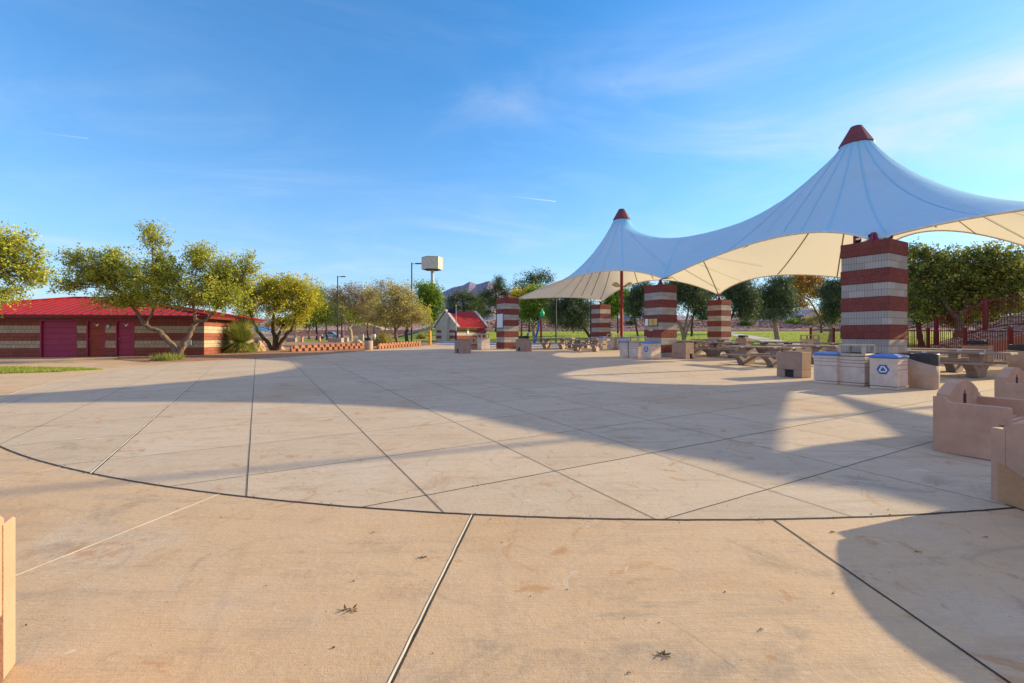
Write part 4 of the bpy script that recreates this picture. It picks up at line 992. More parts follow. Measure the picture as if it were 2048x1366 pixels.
cuts = [0.0]+[v for o_ in ops for v in o_[:2]]+[BL]
for i in range(0, len(cuts), 2):
    a, b = cuts[i], cuts[i+1]
    for z0, z1, k in bands:
        e = 0.0 if k else -0.008
        w.box(((a+b)/2, -TH/2, (z0+min(z1, BH))/2), (b-a, TH+2*e, z1-z0), k)
for a, b, k in ops: w.box(((a+b)/2, -TH/2-0.002, (DH+BH)/2), (b-a, TH-0.01, BH-DH), 1)
for z0, z1, k in bands:
    e = 0.0 if k else -0.008
    w.box((TH/2-0.001, -(TH+BD)/2, (z0+z1)/2), (TH+2*e, BD-TH-0.002, z1-z0), k)
    w.box((BL-TH/2+0.001, -(TH+BD)/2, (z0+z1)/2), (TH+2*e, BD-TH-0.002, z1-z0), k)
    w.box((BL/2, -BD-TH/2, (z0+z1)/2), (BL, TH+2*e, z1-z0), k)
w.build('wall', [M['bcream'], M['bred']], bld)
def diamond(parent, x, z, s=0.13):
    d = MB(); t = 0.006
    for (dx, dz, mi) in ((0, 1, 0), (0, -1, 3), (1, 0, 1), (-1, 0, 2)):
        c = (dx*s*0.5, dz*s*0.5); h = s*0.48
        d.prism([(c[0]-h, c[1]), (c[0], c[1]-h), (c[0]+h, c[1]), (c[0], c[1]+h)], -t/2, t/2, 'y', mi, Matrix.Translation((x, 0, z)))
    return d
for i, (a, b, k) in enumerate(ops):
    wd = b-a; d = MB(); n = 6 if k == 'roller' else 5
    d.box(((a+b)/2, -0.13, DH/2), (wd-0.10, 0.04, DH-0.06))
    for j in range(n): 
        z0 = 0.03+j*(DH-0.10)/n; d.box(((a+b)/2, -0.10, z0+(DH-0.10)/n/2), (wd-0.16, 0.03, (DH-0.10)/n-0.035))
    dn = d.build('roller_door' if k == 'roller' else 'door', M['doorrust'] if i == 1 else M['doorred'], bld, bevel=0.008)
    if k == 'door': dn['label'] = 'rusty orange-red door' if i == 1 else 'maroon door next to the tree'
    f = MB()
    for xx in (a+0.03, b-0.03): f.box((xx, -0.075, DH/2), (0.06, 0.17, DH))
    f.box(((a+b)/2, -0.075, DH-0.02), (wd-0.12, 0.168, 0.05)); f.build('door_frame', M['doorred'], dn)
    kn = MB(); kn.lathe([(0.02, 0), (0.04, 0.03), (0.03, 0.07), (0.0, 0.08)], 10, 0, Matrix.Translation((b-0.14 if k == 'door' else a+0.15, -0.085, 0.98)) @ Matrix.Rotation(R(-90), 4, 'X')); kn.build('door_handle', M['galv'], dn)
    if k == 'door':
        dm = diamond(dn, 0, 0); dm.build('hazard_sign', [M['steelred'], M['bluelid'], M['yellow'], M['white']], dn, ((a+b)/2, -0.078, 1.78))
# roof
OV = 0.5; ze = BH+0.02; zp = 3.42; x0, x1, y0_, y1_ = -OV, BL+OV, OV, -BD-TH-OV; ym = (y0_+y1_)/2; ra, rb = 5.9, 8.7
rf = MB(); P4 = [Vector((x0, y0_, ze)), Vector((x1, y0_, ze)), Vector((x1, y1_, ze)), Vector((x0, y1_, ze))]; RA = Vector((ra, ym, zp)); RB = Vector((rb, ym, zp))
rf.add([*P4, RA, RB], [(0, 4, 5, 1), (1, 5, 2), (2, 5, 4, 3), (3, 4, 0)])
def rib(a, b, h=0.05, wv=0.05):
    d = (b-a); rf.tube([a+Vector((0, 0, h/2)), b+Vector((0, 0, h/2))], h*0.5, 4)
k = x0+0.2
while k < x1:
    if k < ra: t = (k-x0)/(ra-x0); top = P4[0].lerp(RA, t)
    elif k > rb: t = (x1-k)/(x1-rb); top = P4[1].lerp(RB, t)
    else: top = Vector((k, ym, zp))
    rib(Vector((k, y0_, ze)), top); k += 0.42
k = y0_-0.2
while k > y1_:
    t = (y0_-k)/(y0_-ym) if k > ym else (k-y1_)/(ym-y1_)
    e = P4[0] if k > ym else P4[3]; rib(Vector((x0, k, ze)), e.lerp(RA, t)); k -= 0.42
rfo = rf.build('roof', M['roof'], bld)
rc = MB()
for a, b in ((P4[0], RA), (P4[1], RB), (P4[2], RB), (P4[3], RA), (RA, RB)): rc.tube([a+Vector((0, 0, 0.04)), b+Vector((0, 0, 0.04))], 0.06, 6)
rc.build('ridge_cap', M['roof'], rfo)
fs_ = MB(); fs_.box((BL/2, y0_-0.02, ze-0.07), (BL+2*OV, 0.04, 0.16)); fs_.box((x0+0.02, ym, ze-0.07), (0.04, y0_-y1_-0.08, 0.158)); fs_.box((x1-0.02, ym, ze-0.07), (0.04, y0_-y1_-0.08, 0.158)); fs_.box((BL/2, ym, ze-0.12), (BL+2*OV-0.1, y0_-y1_-0.1, 0.03))
fs_.build('fascia', M['fascia'], rfo)
lm = MB(); lm.box((tpx(218), 0.05, 1.66), (0.16, 0.10, 0.20)); lm.build('wall_lamp', M['galv'], bld, bevel=0.03)
ub = MB(); ub.box((tpx(378), 0.06, 0.78), (0.36, 0.12, 0.30)); ub.box((tpx(378), 0.125, 0.80), (0.30, 0.012, 0.2)); ub.build('utility_box', M['galv'], bld, bevel=0.01)

# ---------------------------------------------------------------- small rest room building in the middle
X2, Y2, A2 = -6.9, 56.0, R(42); g2 = gz(X2-1, Y2+3)
rr = empty('restroom_building', (X2, Y2, g2), A2, 'small pale building with red ribbed gable roof and striped lower walls', 'building')
GW, GL, EH, AP = 4.6, 4.8, 2.0, 3.75
w = MB(); cols = [(0, 0.35, 2), (0.35, 0.75, 1), (0.75, 1.1, 0), (1.1, 1.45, 1), (1.45, EH, 0)]
for z0, z1, k in cols:
    w.box((GL/2, 0.1, (z0+z1)/2), (GL, 0.2, z1-z0), k if k != 2 else 1); w.box((0.101, GW/2, (z0+z1)/2), (0.2, GW-0.4, z1-z0), k if (k == 1 and z0 > 0) else 0)
    w.box((GL-0.101, GW/2, (z0+z1)/2), (0.2, GW-0.4, z1-z0), 0); w.box((GL/2, GW-0.1, (z0+z1)/2), (GL, 0.2, z1-z0), 0)
w.prism([(0, EH+0.002), (GW, EH+0.002), (GW/2, AP)], 0.0, 0.2, 'x', 0); w.prism([(0, EH+0.002), (GW, EH+0.002), (GW/2, AP)], GL-0.2, GL, 'x', 0)
w.build('wall', [M['stucco'], M['bred'], M['bcream']], rr)
rf = MB()
for s in (0, 1):
    a = Vector((0, -0.45 if s == 0 else GW+0.45, EH-0.32)); b = Vector((0, GW/2, AP+0.05))
    vs = [Vector((0.22, a.y, a.z)), Vector((GL-0.22, a.y, a.z)), Vector((GL-0.22, b.y, b.z)), Vector((0.22, b.y, b.z))]
    up = Vector((0, 0, 0.08)); rf.add([*vs, *[v_+up for v_ in vs]], [(0, 1, 2, 3), (7, 6, 5, 4), (0, 4, 5, 1), (1, 5, 6, 2), (2, 6, 7, 3), (3, 7, 4, 0)])
    k = 0.4
    while k < GL-0.2: rf.tube([Vector((k, a.y, a.z+0.10)), Vector((k, b.y, b.z+0.10))], 0.035, 4); k += 0.4
rfo = rf.build('roof', M['roof'], rr)
cp = MB()
for xx in (0.05, GL-0.05):
    for s in (0, 1):
        a = Vector((xx, -0.5 if s == 0 else GW+0.5, EH-0.22)); b = Vector((xx, GW/2, AP+0.24)); d_ = b-a; ln = d_.length
        T = Matrix.Translation((a+b)/2) @ Matrix.Rotation(math.atan2(d_.z, d_.y), 4, 'X'); cp.box((0, 0, 0), (0.36, ln, 0.16), 0, 0, T)
cp.build('gable_coping', M['stucco'], rfo)
tw = MB(); tw.box((0.0, GW*0.42, 1.5), (1.0, 1.1, 3.0)); tw.build('wall_pier', M['stucco'], rr, bevel=0.02)
d = MB(); d.box((GL-0.9, -0.02, 0.98), (1.1, 0.06, 1.95)); d.build('door', M['doorred'], rr)
d = MB(); d.box((GL*0.38, -0.02, 1.3), (0.3, 0.04, 0.8)); d.build('notice', M['white'], rr)

# ---------------------------------------------------------------- street furniture, poles, sculpture
def lamp_post(x, y, H, label, arm=1.0, block=False, head=True):
    root = empty('lamp_post', (x, y, gz(x, y)), 0, label, 'lamp post', 'dark lamp posts')
    b = MB(); b.lathe([(0.16, 0), (0.16, 0.05), (0.085, 0.08), (0.055, H)], 12); b.build('post', M['pole'], root)
    if head:
        h = MB(); h.tube([(0, 0, H-0.12), (0.35*arm, 0, H-0.10)], 0.03, 6); h.box((0.62*arm, 0, H-0.09), (0.55, 0.26, 0.09)); ho = h.build('lamp_head', M['pole'], root, bevel=0.015)
        l = MB(); l.box((0.62*arm, 0, H-0.142), (0.42, 0.2, 0.012)); l.build('lens', M['lampglow'], ho)
    return root
lamp_post(-20.3, 53.0, 7.7, 'dark lamp post standing left, right of the parked silver-blue car')
lamp_post(-9.25, 42.0, 7.55, 'tall dark lamp post behind the right terracotta block wall, left of the hexagonal tower')
lamp_post(4.5, 46.5, 4.9, 'dark lamp post under the far canopy, left of the farthest pier', 1, head=True)
lamp_post(8.05, 46.5, 4.9, 'dark lamp post directly beside the farthest striped pier', -1, head=True)
lamp_post(30.0, 16.7, 14.0, 'very tall lamp post off to the right, its thin shadow crossing the paving', 1)
root = empty('antenna_tower', (-15.75, 90, gz(-15.75, 90)), 0, 'tall pole with a beige hexagonal antenna box on top', 'tower'); zt = 16.95-gz(-15.75, 90)
b = MB(); b.lathe([(0.40, 0), (0.30, zt-2.3)], 16); b.build('pole', M['towerbox'], root)
b = MB(); T = Matrix.Rotation(R(12), 4, 'Z'); b.prism(hexagon(2.05), zt-2.35, zt, 'z', 0, T)
for k in range(6):
    a = k*math.pi/3; p = T @ Vector((2.06*math.cos(a), 2.06*math.sin(a), 0)); b.tube([(p.x, p.y, zt-2.38), (p.x, p.y, zt+0.03)], 0.05, 4)
b.prism(hexagon(2.12), zt, zt+0.08, 'z', 0, T); b.build('antenna_box', M['towerbox'], root, bevel=0.02)
b = MB(); b.prism(hexagon(1.9), zt-2.39, zt-2.352, 'z', 0, T); b.build('underside', M['dark'], root)
def post(name, px, Y, top, r, mat, label, cat):
    x = (px-1024)/FPX*Y; g = gz(x, Y); b = MB(); b.lathe([(r, 0), (r, top-r), (r*0.7, top-r*0.3), (0.01, top)], 14); o = b.build(name, mat, None, (x, Y, g)); tag(o, label, cat); return o
post('bollard', 860, 41, 1.33, 0.12, M['yellow'], 'yellow bollard at the right end of the terracotta block wall', 'bollard')
post('marker_post', 686.5, 50, 1.2, 0.09, M['magenta'], 'thin magenta post right of the left lamp post', 'post')
# flagpole with a drooping navy flag
x, Y = (912-1024)/FPX*46, 46.0
root = empty('flagpole', (x, Y, gz(x, Y)), 0, 'pole with a small navy flag before the small red-roofed building', 'flagpole')
b = MB(); b.lathe([(0.09, 0), (0.09, 1.2)], 10, 0); b.lathe([(0.05, 1.2), (0.04, 3.75), (0.06, 3.8), (0.0, 3.86)], 10, 1); b.build('pole', [M['navy'], M['galv']], root)
b = MB(); n = 8; vs = []
for i in range(n+1):
    t = i/n; vs += [(-0.05-0.85*t, 0.05*math.sin(t*9), 3.6-0.42*t), (-0.05-0.85*t, 0.05*math.sin(t*9+0.5), 2.95+0.12*t)]
b.add(vs, [(2*i, 2*i+1, 2*i+3, 2*i+2) for i in range(n)], 0, True); fo = b.build('flag', M['navy'], root); sm_ = fo.modifiers.new('s', 'SOLIDIFY'); sm_.thickness = 0.01
# splash-pad play sculpture
x, Y = (1082-1024)/FPX*44, 44.0; root = empty('play_feature', (x, Y, gz(x, Y)), 0, 'splash-pad play post with red pole, slanting blue tube and green disc top', 'play feature')
b = MB(); b.lathe([(0.10, 0), (0.09, 2.5)], 12); b.build('post', M['steelred'], root)
b = MB(); b.tube([(-0.68, 0.1, 0.02), (-0.30, 0.1, 1.3), (0.02, 0.05, 2.9)], [0.13, 0.10, 0.07], 10); b.build('slanting_tube', M['blue'], root)
b = MB(); b.lathe([(0.02, 2.55), (0.14, 2.60), (0.22, 2.8), (0.20, 3.05), (0.07, 3.2), (0.04, 3.38)], 14, 0, Matrix.Translation((0.12, 0, 0))); b.build('green_top', M['green'], root)
x, Y = (1052-1024)/FPX*44, 44.0; b = MB(); b.tube([(-0.05, 0, 0), (0.22, 0, 1.05)], [0.10, 0.10], 10); o = b.build('spray_post', M['blue'], None, (x, Y, gz(x, Y))); tag(o, 'short leaning blue splash-pad tube left of the green-topped play post', 'play feature')
# white utility signs and low blocks at the left
def slab(name, px, Y, w_, d_, h_, mat, label, cat, group=None, rz=0.0, bev=0.03):
    x = (px-1024)/FPX*Y; b = MB(); b.box((0, 0, h_/2), (w_, d_, h_)); o = b.build(name, mat, None, (x, Y, gz(x, Y)), rz, bev); return tag(o, label, cat, group)
slab('utility_cabinet', 747, 41.5, 0.34, 0.3, 0.95, M['white'], 'small white utility cabinet beside the bushy shrub', 'cabinet')
slab('utility_cabinet', 722, 66, 0.7, 0.4, 0.95, M['stucco'], 'pale cabinet on the far lawn left of the trees', 'cabinet')
slab('seat_block', 664, 50, 0.7, 0.7, 0.5, M['footing'], 'left low concrete block at the foot of the left lamp post', 'seat block', 'low concrete blocks by the path')
slab('seat_block', 676, 47.5, 1.0, 0.8, 0.5, M['footing'], 'middle low concrete block before the left lamp post', 'seat block', 'low concrete blocks by the path')
slab('seat_block', 692, 51, 0.5, 0.6, 0.5, M['footing'], 'right low concrete block beside the magenta post', 'seat block', 'low concrete blocks by the path')
slab('seat_block', 583, 50, 0.9, 0.8, 0.5, M['footing'], 'low concrete block left of the salmon barrier', 'seat block', 'low concrete blocks by the path')
slab('seat_block', 522, 49, 1.0, 0.8, 0.55, M['footing'], 'low concrete block behind the spiky plant', 'seat block', 'low concrete blocks by the path')
x, Y = (621-1024)/FPX*50, 50; root = empty('barrier', (x, Y, gz(x, Y)), 0, 'low salmon rail barrier on two posts across the far path', 'barrier')
for s in (-1, 1):
    b = MB(); b.box((s*0.95, 0, 0.35), (0.24, 0.24, 0.7)); b.build('post', M['wood'], root, bevel=0.02)
b = MB(); b.box((0, 0, 0.78), (2.6, 0.2, 0.16)); b.build('rail', M['wood'], root, bevel=0.02)

# terracotta block walls with open pattern
def block_wall(pts, label, rows=2, bh=0.2):
    root_p = Vector(pts[0]); b = MB(); r_ = random.Random(len(label))
    for a, c in zip(pts, pts[1:]):
        a = Vector(a); c = Vector(c); d = c-a; n = int(d.length/0.42)
        for r in range(rows):
            for i in range(n):
                t = (i+0.5+(r % 2)*0.5)/n
                if t > 1: continue
                p = a.lerp(c, t)+Vector((-d.y, d.x)).normalized()*0.05*r; an = math.atan2(d.y, d.x)+r_.uniform(-.06, .06)
                b.box((p.x-root_p.x, p.y-root_p.y, gz(p.x, p.y)-gz(*root_p)+bh*(r+0.5)+0.03), (0.27, 0.22, bh-0.006), 0, an)
        b.box(((a.x+c.x)/2-root_p.x, (a.y+c.y)/2-root_p.y+0.16, (gz(a.x, a.y)+gz(c.x, c.y))/2-gz(*root_p)+bh*rows/2-0.02), (d.length, 0.12, bh*rows-0.05), 1, math.atan2(d.y, d.x))
    o = b.build('block_wall', [M['stoneblock'], M['dirt']], None, (root_p.x, root_p.y, gz(*root_p)), 0, 0.02); tag(o, label, 'retaining wall', 'low terracotta block walls')
block_wall([(-14.0, 28.6), (-12.4, 31.4), (-11.0, 33.6)], 'low terracotta block wall with open pattern, left of the small round bin')
block_wall([(-9.6, 32.4), (-8.9, 35.4), (-7.9, 38.9)], 'low terracotta block wall with open pattern, right of the small round bin')

def rock_at(name, px, Y, s, label, seed, mat='boulder', sq=0.7):
    from mathutils import noise as ns
    x = (px-1024)/FPX*Y; bm = bmesh.new(); bmesh.ops.create_icosphere(bm, subdivisions=3, radius=1)
    for v_ in bm.verts:
        k = 1+0.45*ns.noise(v_.co*1.1+Vector((seed, 0, 0)))+0.15*ns.noise(v_.co*3+Vector((0, seed, 0))); v_.co = Vector((v_.co.x*k*s, v_.co.y*k*s*0.8, max(-0.2, v_.co.z)*k*s*sq))
    me = bpy.data.meshes.new(name); bm.to_mesh(me); bm.free(); me.materials.append(M[mat]); o = bpy.data.objects.new(name, me); COL.objects.link(o); o.location = (x, Y, gz(x, Y)+0.03); return tag(o, label, 'boulder', 'boulders on the gravel bed')
rock_at('boulder', 714, 43, 0.52, 'pointed tan boulder left of the small round bin', 2, sq=0.95)
rock_at('boulder', 512, 29.5, 0.50, 'tall tan boulder right of the spiky plant', 5, sq=1.3)
rock_at('boulder', 561, 31.5, 0.36, 'flat tan boulder at the foot of the second tree', 7)
rock_at('boulder', 548, 33, 0.34, 'dark small boulder behind the second tree trunk', 9)
rock_at('boulder', 818, 41, 0.30, 'small reddish boulder above the right terracotta wall', 11, 'stoneblock')

# ---------------------------------------------------------------- red picket fences
def fence(path, H, label, sp=0.115, bay=2.4, hang=True):
    path = [Vector(p) for p in path]; o0 = path[0]; root = empty('picket_fence', o0, 0, label, 'fence', 'red steel picket fences')
    for a, b in zip(path, path[1:]):
        d = b-a; nb = max(1, round(d.length/bay))
        for k in range(nb):
            p = a.lerp(b, k/nb); q = a.lerp(b, (k+1)/nb); pl_ = MB()
            for z in (0.12, H-0.04): pl_.tube([p-o0+Vector((0, 0, z)), q-o0+Vector((0, 0, z))], 0.024, 4)
            n = int((q-p).length/sp)
            for i in range(1, n): r = p.lerp(q, i/n)-o0; pl_.tube([r+Vector((0, 0, 0.06)), r+Vector((0, 0, H))], 0.016, 4)
            pl_.build('picket_panel', M['fence'], root)
            ps = MB(); ps.box(p-o0+Vector((0, 0, (H+0.08)/2)), (0.12, 0.12, H+0.08)); ps.box(p-o0+Vector((0, 0, H+0.09)), (0.15, 0.15, 0.03)); ps.build('post', M['fence'], root)
    return root
def fp(x, y, dz=0): return (x, y, gz(x, y)+dz)
fence([fp(23.3, 35.5), fp(23.0, 30), fp(22.4, 24.5), fp(21.9, 20.0), fp(21.6, 12)], 1.45, 'lower red picket fence running level behind the right picnic tables')
fence([fp(23.2, 26.8), (23.5, 25.2, 1.05), (23.7, 22.8, 1.85), (26.4, 22.2, 2.3), (31, 21.8, 2.75)], 1.5, 'upper red picket fence climbing the slope at the right edge')
# sloping ramp kerb under the upper fence
b = MB(); b.prism([(0, 0), (3.0, 0.75), (9, 1.1), (9, -1), (0, -1)], 0, 0.25, 'y'); o = b.build('ramp_kerb', M['stoneblock'], None, (23.6, 22.4, 1.25)); tag(o, 'orange sunlit kerb of the ramp on the slope behind the red fence', 'kerb')
# ---------------------------------------------------------------- vegetation
def leaf_mesh(name, centers, length, width, var, mat, rs, parent=None, loc=(0, 0, 0), updir=0.0, dirs=None):
    N = len(centers)
    if dirs is None:
        u_ = rs.normal(size=(N, 3)); u_[:, 2] += updir
    else: u_ = dirs+rs.normal(size=(N, 3))*0.25
    u_ /= np.linalg.norm(u_, axis=1)[:, None]+1e-9
    w_ = rs.normal(size=(N, 3)); v_ = np.cross(u_, w_); v_ /= np.linalg.norm(v_, axis=1)[:, None]+1e-9
    sc_ = rs.uniform(0.65, 1.35, size=(N, 1)); L = u_*length*0.5*sc_; Wd = v_*width*0.5*sc_
    V = np.empty((N, 4, 3)); V[:, 0] = centers-L; V[:, 1] = centers+Wd; V[:, 2] = centers+L; V[:, 3] = centers-Wd
    me = bpy.data.meshes.new(name); me.vertices.add(4*N); me.vertices.foreach_set('co', V.reshape(-1).astype(np.float32))
    me.loops.add(4*N); me.loops.foreach_set('vertex_index', np.arange(4*N, dtype=np.int32))
    me.polygons.add(N); me.polygons.foreach_set('loop_start', np.arange(0, 4*N, 4, dtype=np.int32)); me.polygons.foreach_set('loop_total', np.full(N, 4, dtype=np.int32))
    a = me.attributes.new('var', 'FLOAT', 'FACE'); a.data.foreach_set('value', np.clip(var, 0, 1).astype(np.float32))
    me.materials.append(mat); me.update(); me.validate()
    o = bpy.data.objects.new(name, me); COL.objects.link(o); o.parent = parent; o.location = loc; return o

def tree(name, label, base_px, Y, lobes, leaf, bark, n, lw=(0.12, 0.06), trunks=None, seed=1, group=None, dens=1.0, r0=0.16, clump=0.30, droop=0.0, cat='tree', dscale=0.85, base_drop=0.0, per=16):
    """lobes: (px, py, rx, ry[, dy]) in photo pixels at distance Y; turned into real ellipsoids with depth."""
    rs = np.random.RandomState(seed); rr_ = random.Random(seed); n = int(n*1.15*dens); clump *= 1.25
    bx = (base_px-1024)/FPX*Y; g = gz(bx, Y); k = Y/FPX; root = empty(name, (bx, Y, g), 0, label, cat, group)
    if group == 'trees on the lawn behind the canopy': lobes = list(lobes)+[(l_[0], l_[1]-22, l_[2]*0.9, l_[3]*0.9) for l_ in lobes[:4]]; n = int(n*1.35)
    LB = []
    for lb in lobes:
        px, py, rx, ry = lb[:4]; gs_ = 1.13 if group == 'trees on the lawn behind the canopy' else 1.0; rx *= k*1.12*gs_; ry *= k*1.14*gs_; rd = 0.5*(rx+ry)*dscale+0.15*rx
        dy = lb[4] if len(lb) > 4 else rr_.uniform(-0.5, 0.5)*rx
        LB.append((np.array([(px-1024)/FPX*Y-bx, dy, EYE-(py-HOR)*k-g]), np.array([rx, rd, ry])))
    tm = MB(); ends = []
    if trunks is None: trunks = [[(base_px, None), (lobes[0][0], None)]]
    for tr in trunks:
        pts = []; rad = []
        for j, q in enumerate(tr):
            px, py = q[0], q[1]; rz_ = q[2] if len(q) > 2 else r0*(1-0.55*j/max(1, len(tr)-1)); dyy = q[3] if len(q) > 3 else 0.0
            z = -0.08 if not py and j == 0 else (EYE-(py-HOR)*k-g if py is not None else LB[0][0][2]*0.8)
            pts.append(Vector(((px-1024)/FPX*Y-bx, dyy, z))); rad.append(rz_)
        # smooth and roughen the trunk line
        fine = []; fr = []
        for a in range(len(pts)-1):
            for t in range(4): 
                s = t/4; p0 = pts[max(a-1, 0)]; p1 = pts[a]; p2 = pts[a+1]; p3 = pts[min(a+2, len(pts)-1)]
                c_ = 0.5*((2*p1)+(p2-p0)*s+(2*p0-5*p1+4*p2-p3)*s*s+(3*p1-p0-3*p2+p3)*s**3)
                j_ = rad[a]*0.4 if (a or t) else 0
                fine.append(c_+Vector((rr_.uniform(-j_, j_), rr_.uniform(-j_, j_), 0))); fr.append((rad[a]*(1-s)+rad[a+1]*s)*(1.35 if not a and not t else 1))
        fine.append(pts[-1]); fr.append(rad[-1]); tm.tube(fine, fr, 9); ends.append((fine, fr))
    # limbs to lobes, twigs to clumps
    vol = np.array([(b[0]*b[1]*b[2])**0.72 for a, b in LB]); cnt = np.maximum(3, (n/per*vol/vol.sum())).astype(int)
    C = []; Vv = []
    for (c, r), m in zip(LB, cnt):
        cv = Vector(c); best = None
        for fine, fr in ends:
            for i in range(len(fine)//2, len(fine)):
                d = (fine[i]-cv).length+max(0, fine[i].z-cv.z)*1.5
                if best is None or d < best[0]: best = (d, fine[i], fr[i])
        st_, sr = best[1], best[2]; lim = []
        for t in range(7):
            s = t/6; p = st_.lerp(cv+Vector((0, 0, r[2]*0.25)), s)+Vector((rr_.uniform(-1, 1), rr_.uniform(-1, 1), rr_.uniform(-.5, .8)))*0.05*r[0]*(t > 0)
            p.z += math.sin(s*math.pi)*0.10*(st_-cv).length*(-0.5 if cv.z > st_.z+1 else 0.6); lim.append(p)
        lr = [max(0.012, sr*0.62*(1-0.8*t/6)) for t in range(7)]; tm.tube(lim, lr, 6)
        d_ = rs.normal(size=(m, 3)); d_ /= np.linalg.norm(d_, axis=1)[:, None]; q_ = rs.uniform(0, 1, size=(m, 1))**0.42
        lump = 0.76+0.34*np.sin(d_[:, :1]*6+seed)*np.cos(d_[:, 2:3]*5+seed*2)+0.30*rs.uniform(-1, 1, size=(m, 1))
        cc = c+d_*q_*r*np.clip(lump, 0.3, 1.35); cc[:, 2] -= droop*np.abs(d_[:, 0])*r[2]*0.4
        for i in range(m):
            p = Vector(cc[i])
            if rr_.random() < min(1.0, 90/max(1, m)*1.0):
                a = lim[rr_.randint(2, 6)]; md = a.lerp(p, 0.55)+Vector((0, 0, 0.06*(p-a).length)); tm.tube([a, md, p], [max(0.008, lr[4]*0.4), 0.008, 0.004], 3, 0, False)
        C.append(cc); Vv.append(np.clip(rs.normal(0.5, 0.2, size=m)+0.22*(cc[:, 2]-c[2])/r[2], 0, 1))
    C = np.concatenate(C); Vv = np.concatenate(Vv); M_ = len(C)
    idx = np.repeat(np.arange(M_), per); sdir = rs.normal(size=(M_, 3)); sdir[:, 2] = np.abs(sdir[:, 2])*0.8+0.15; sdir /= np.linalg.norm(sdir, axis=1)[:, None]
    off = sdir[idx]*rs.uniform(-1.5, 1.9, size=(len(idx), 1))*clump+rs.normal(size=(len(idx), 3))*clump*0.36
    if droop: off[:, 2] = -np.abs(off[:, 2])*1.6
    ctr = C[idx]+off; var = Vv[idx]+rs.normal(0, 0.16, size=len(idx))
    keep = ctr[:, 2] > 0.25; ctr = ctr[keep]; var = var[keep]
    tm.build('trunk', M[bark], root)
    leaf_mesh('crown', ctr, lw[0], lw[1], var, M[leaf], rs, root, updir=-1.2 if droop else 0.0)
    return root

# left group
tree('oak_tree', 'yellow-green tree cut off by the left edge, its trunk outside the photo', -90, 19.0, [(-150, 560, 70, 55), (-60, 520, 70, 60), (10, 520, 55, 60), (60, 545, 40, 38), (20, 485, 42, 32), (-40, 600, 60, 30), (30, 590, 45, 22), (70, 510, 18, 16), (85, 560, 16, 18)], 'l_oak', 'bark', 15000, (0.12, 0.055), [[(-90, 0, 0.2), (-70, 640), (-50, 590), (-20, 560)], [(-90, 0, 0.18), (-110, 640), (-140, 580)]], 3, 'yellow-green trees of the gravel bed', clump=0.17)
tree('oak_tree', 'open yellow-green tree with two spreading trunks before the red building', 352, 23.3,
     [(205, 560, 62, 30, 0), (170, 515, 38, 16, -0.3), (135, 522, 22, 12, 0.2), (215, 518, 38, 30, 0.3), (150, 575, 34, 16, -0.4), (265, 560, 52, 34, 0.4), (262, 600, 42, 16, -0.5), (308, 478, 26, 30, 0.1), (300, 462, 20, 16, 0), (312, 520, 24, 26, 0.3), (330, 560, 46, 34, -0.5), (398, 515, 34, 34, 0.2), (385, 505, 30, 22, 0.4), (420, 560, 58, 40, 0.5), (455, 600, 58, 30, -0.3), (240, 600, 60, 20, 0.2), (300, 592, 50, 28, -0.2), (362, 590, 44, 30, 0.3), (428, 588, 60, 34, -0.4), (445, 540, 44, 36, 0.3), (335, 545, 50, 34, 0), (230, 540, 56, 30, -0.2), (175, 545, 50, 24, 0.3), (470, 560, 36, 28, 0.2), (495, 535, 24, 24, 0.1), (500, 515, 10, 14, 0), (380, 600, 32, 16, 0.6), (345, 600, 30, 18, -0.5)],
     'l_oak', 'bark', 44000, (0.12, 0.05), [[(356, 0, 0.15), (345, 690, 0.13), (318, 664, 0.12), (292, 650, 0.10), (270, 620, 0.07), (240, 585, 0.05)], [(352, 0, 0.15), (366, 690, 0.14), (382, 662, 0.12), (392, 640, 0.09), (386, 610, 0.06), (380, 570, 0.04)], [(392, 640, 0.09), (412, 640, 0.07), (440, 610, 0.05), (465, 580, 0.035)], [(292, 650, 0.06), (312, 600, 0.05), (306, 530, 0.04), (305, 480, 0.02)]], 11, 'yellow-green trees of the gravel bed', clump=0.145)
tree('oak_tree', 'rounded yellow-green tree with many low dark stems right of the red building', 545, 30.5,
     [(560, 610, 62, 36, 0), (520, 590, 36, 30, 0.4), (585, 580, 42, 28, -0.3), (545, 572, 34, 20, 0.2), (600, 620, 32, 30, 0.4), (500, 620, 28, 24, -0.4), (560, 648, 52, 16, 0.3), (615, 600, 20, 30, 0.1), (530, 560, 14, 12, 0), (575, 558, 16, 10, 0), (500, 590, 40, 34, -0.3), (600, 585, 40, 34, 0.3), (555, 575, 60, 26, 0)],
     'l_yel', 'barkdark', 25000, (0.125, 0.055), [[(546, 0, 0.13), (532, 680), (515, 662), (505, 640, 0.05)], [(548, 0, 0.12), (550, 675), (545, 650), (548, 620, 0.05)], [(550, 0, 0.12), (565, 680), (585, 655), (592, 630, 0.05)], [(547, 0, 0.10), (558, 670), (570, 640, 0.05)]], 21, 'yellow-green trees of the gravel bed', clump=0.17)
tree('oak_tree', 'olive tree with a reddish trunk above the right terracotta block wall', 797, 40.0,
     [(795, 610, 48, 34, 0), (765, 620, 34, 26, 0.5), (825, 625, 34, 22, -0.5), (790, 585, 32, 24, 0.2), (840, 640, 22, 14, 0.3), (745, 640, 22, 16, 0), (800, 645, 40, 14, 0.2), (815, 598, 22, 20, 0.1)],
     'l_pale', 'bark', 15000, (0.15, 0.06), [[(798, 0, 0.17), (792, 672, 0.14), (790, 655, 0.11), (782, 635, 0.06)], [(791, 660, 0.09), (806, 640, 0.06), (815, 620, 0.04)]], 31, 'yellow-green trees of the gravel bed', clump=0.22)
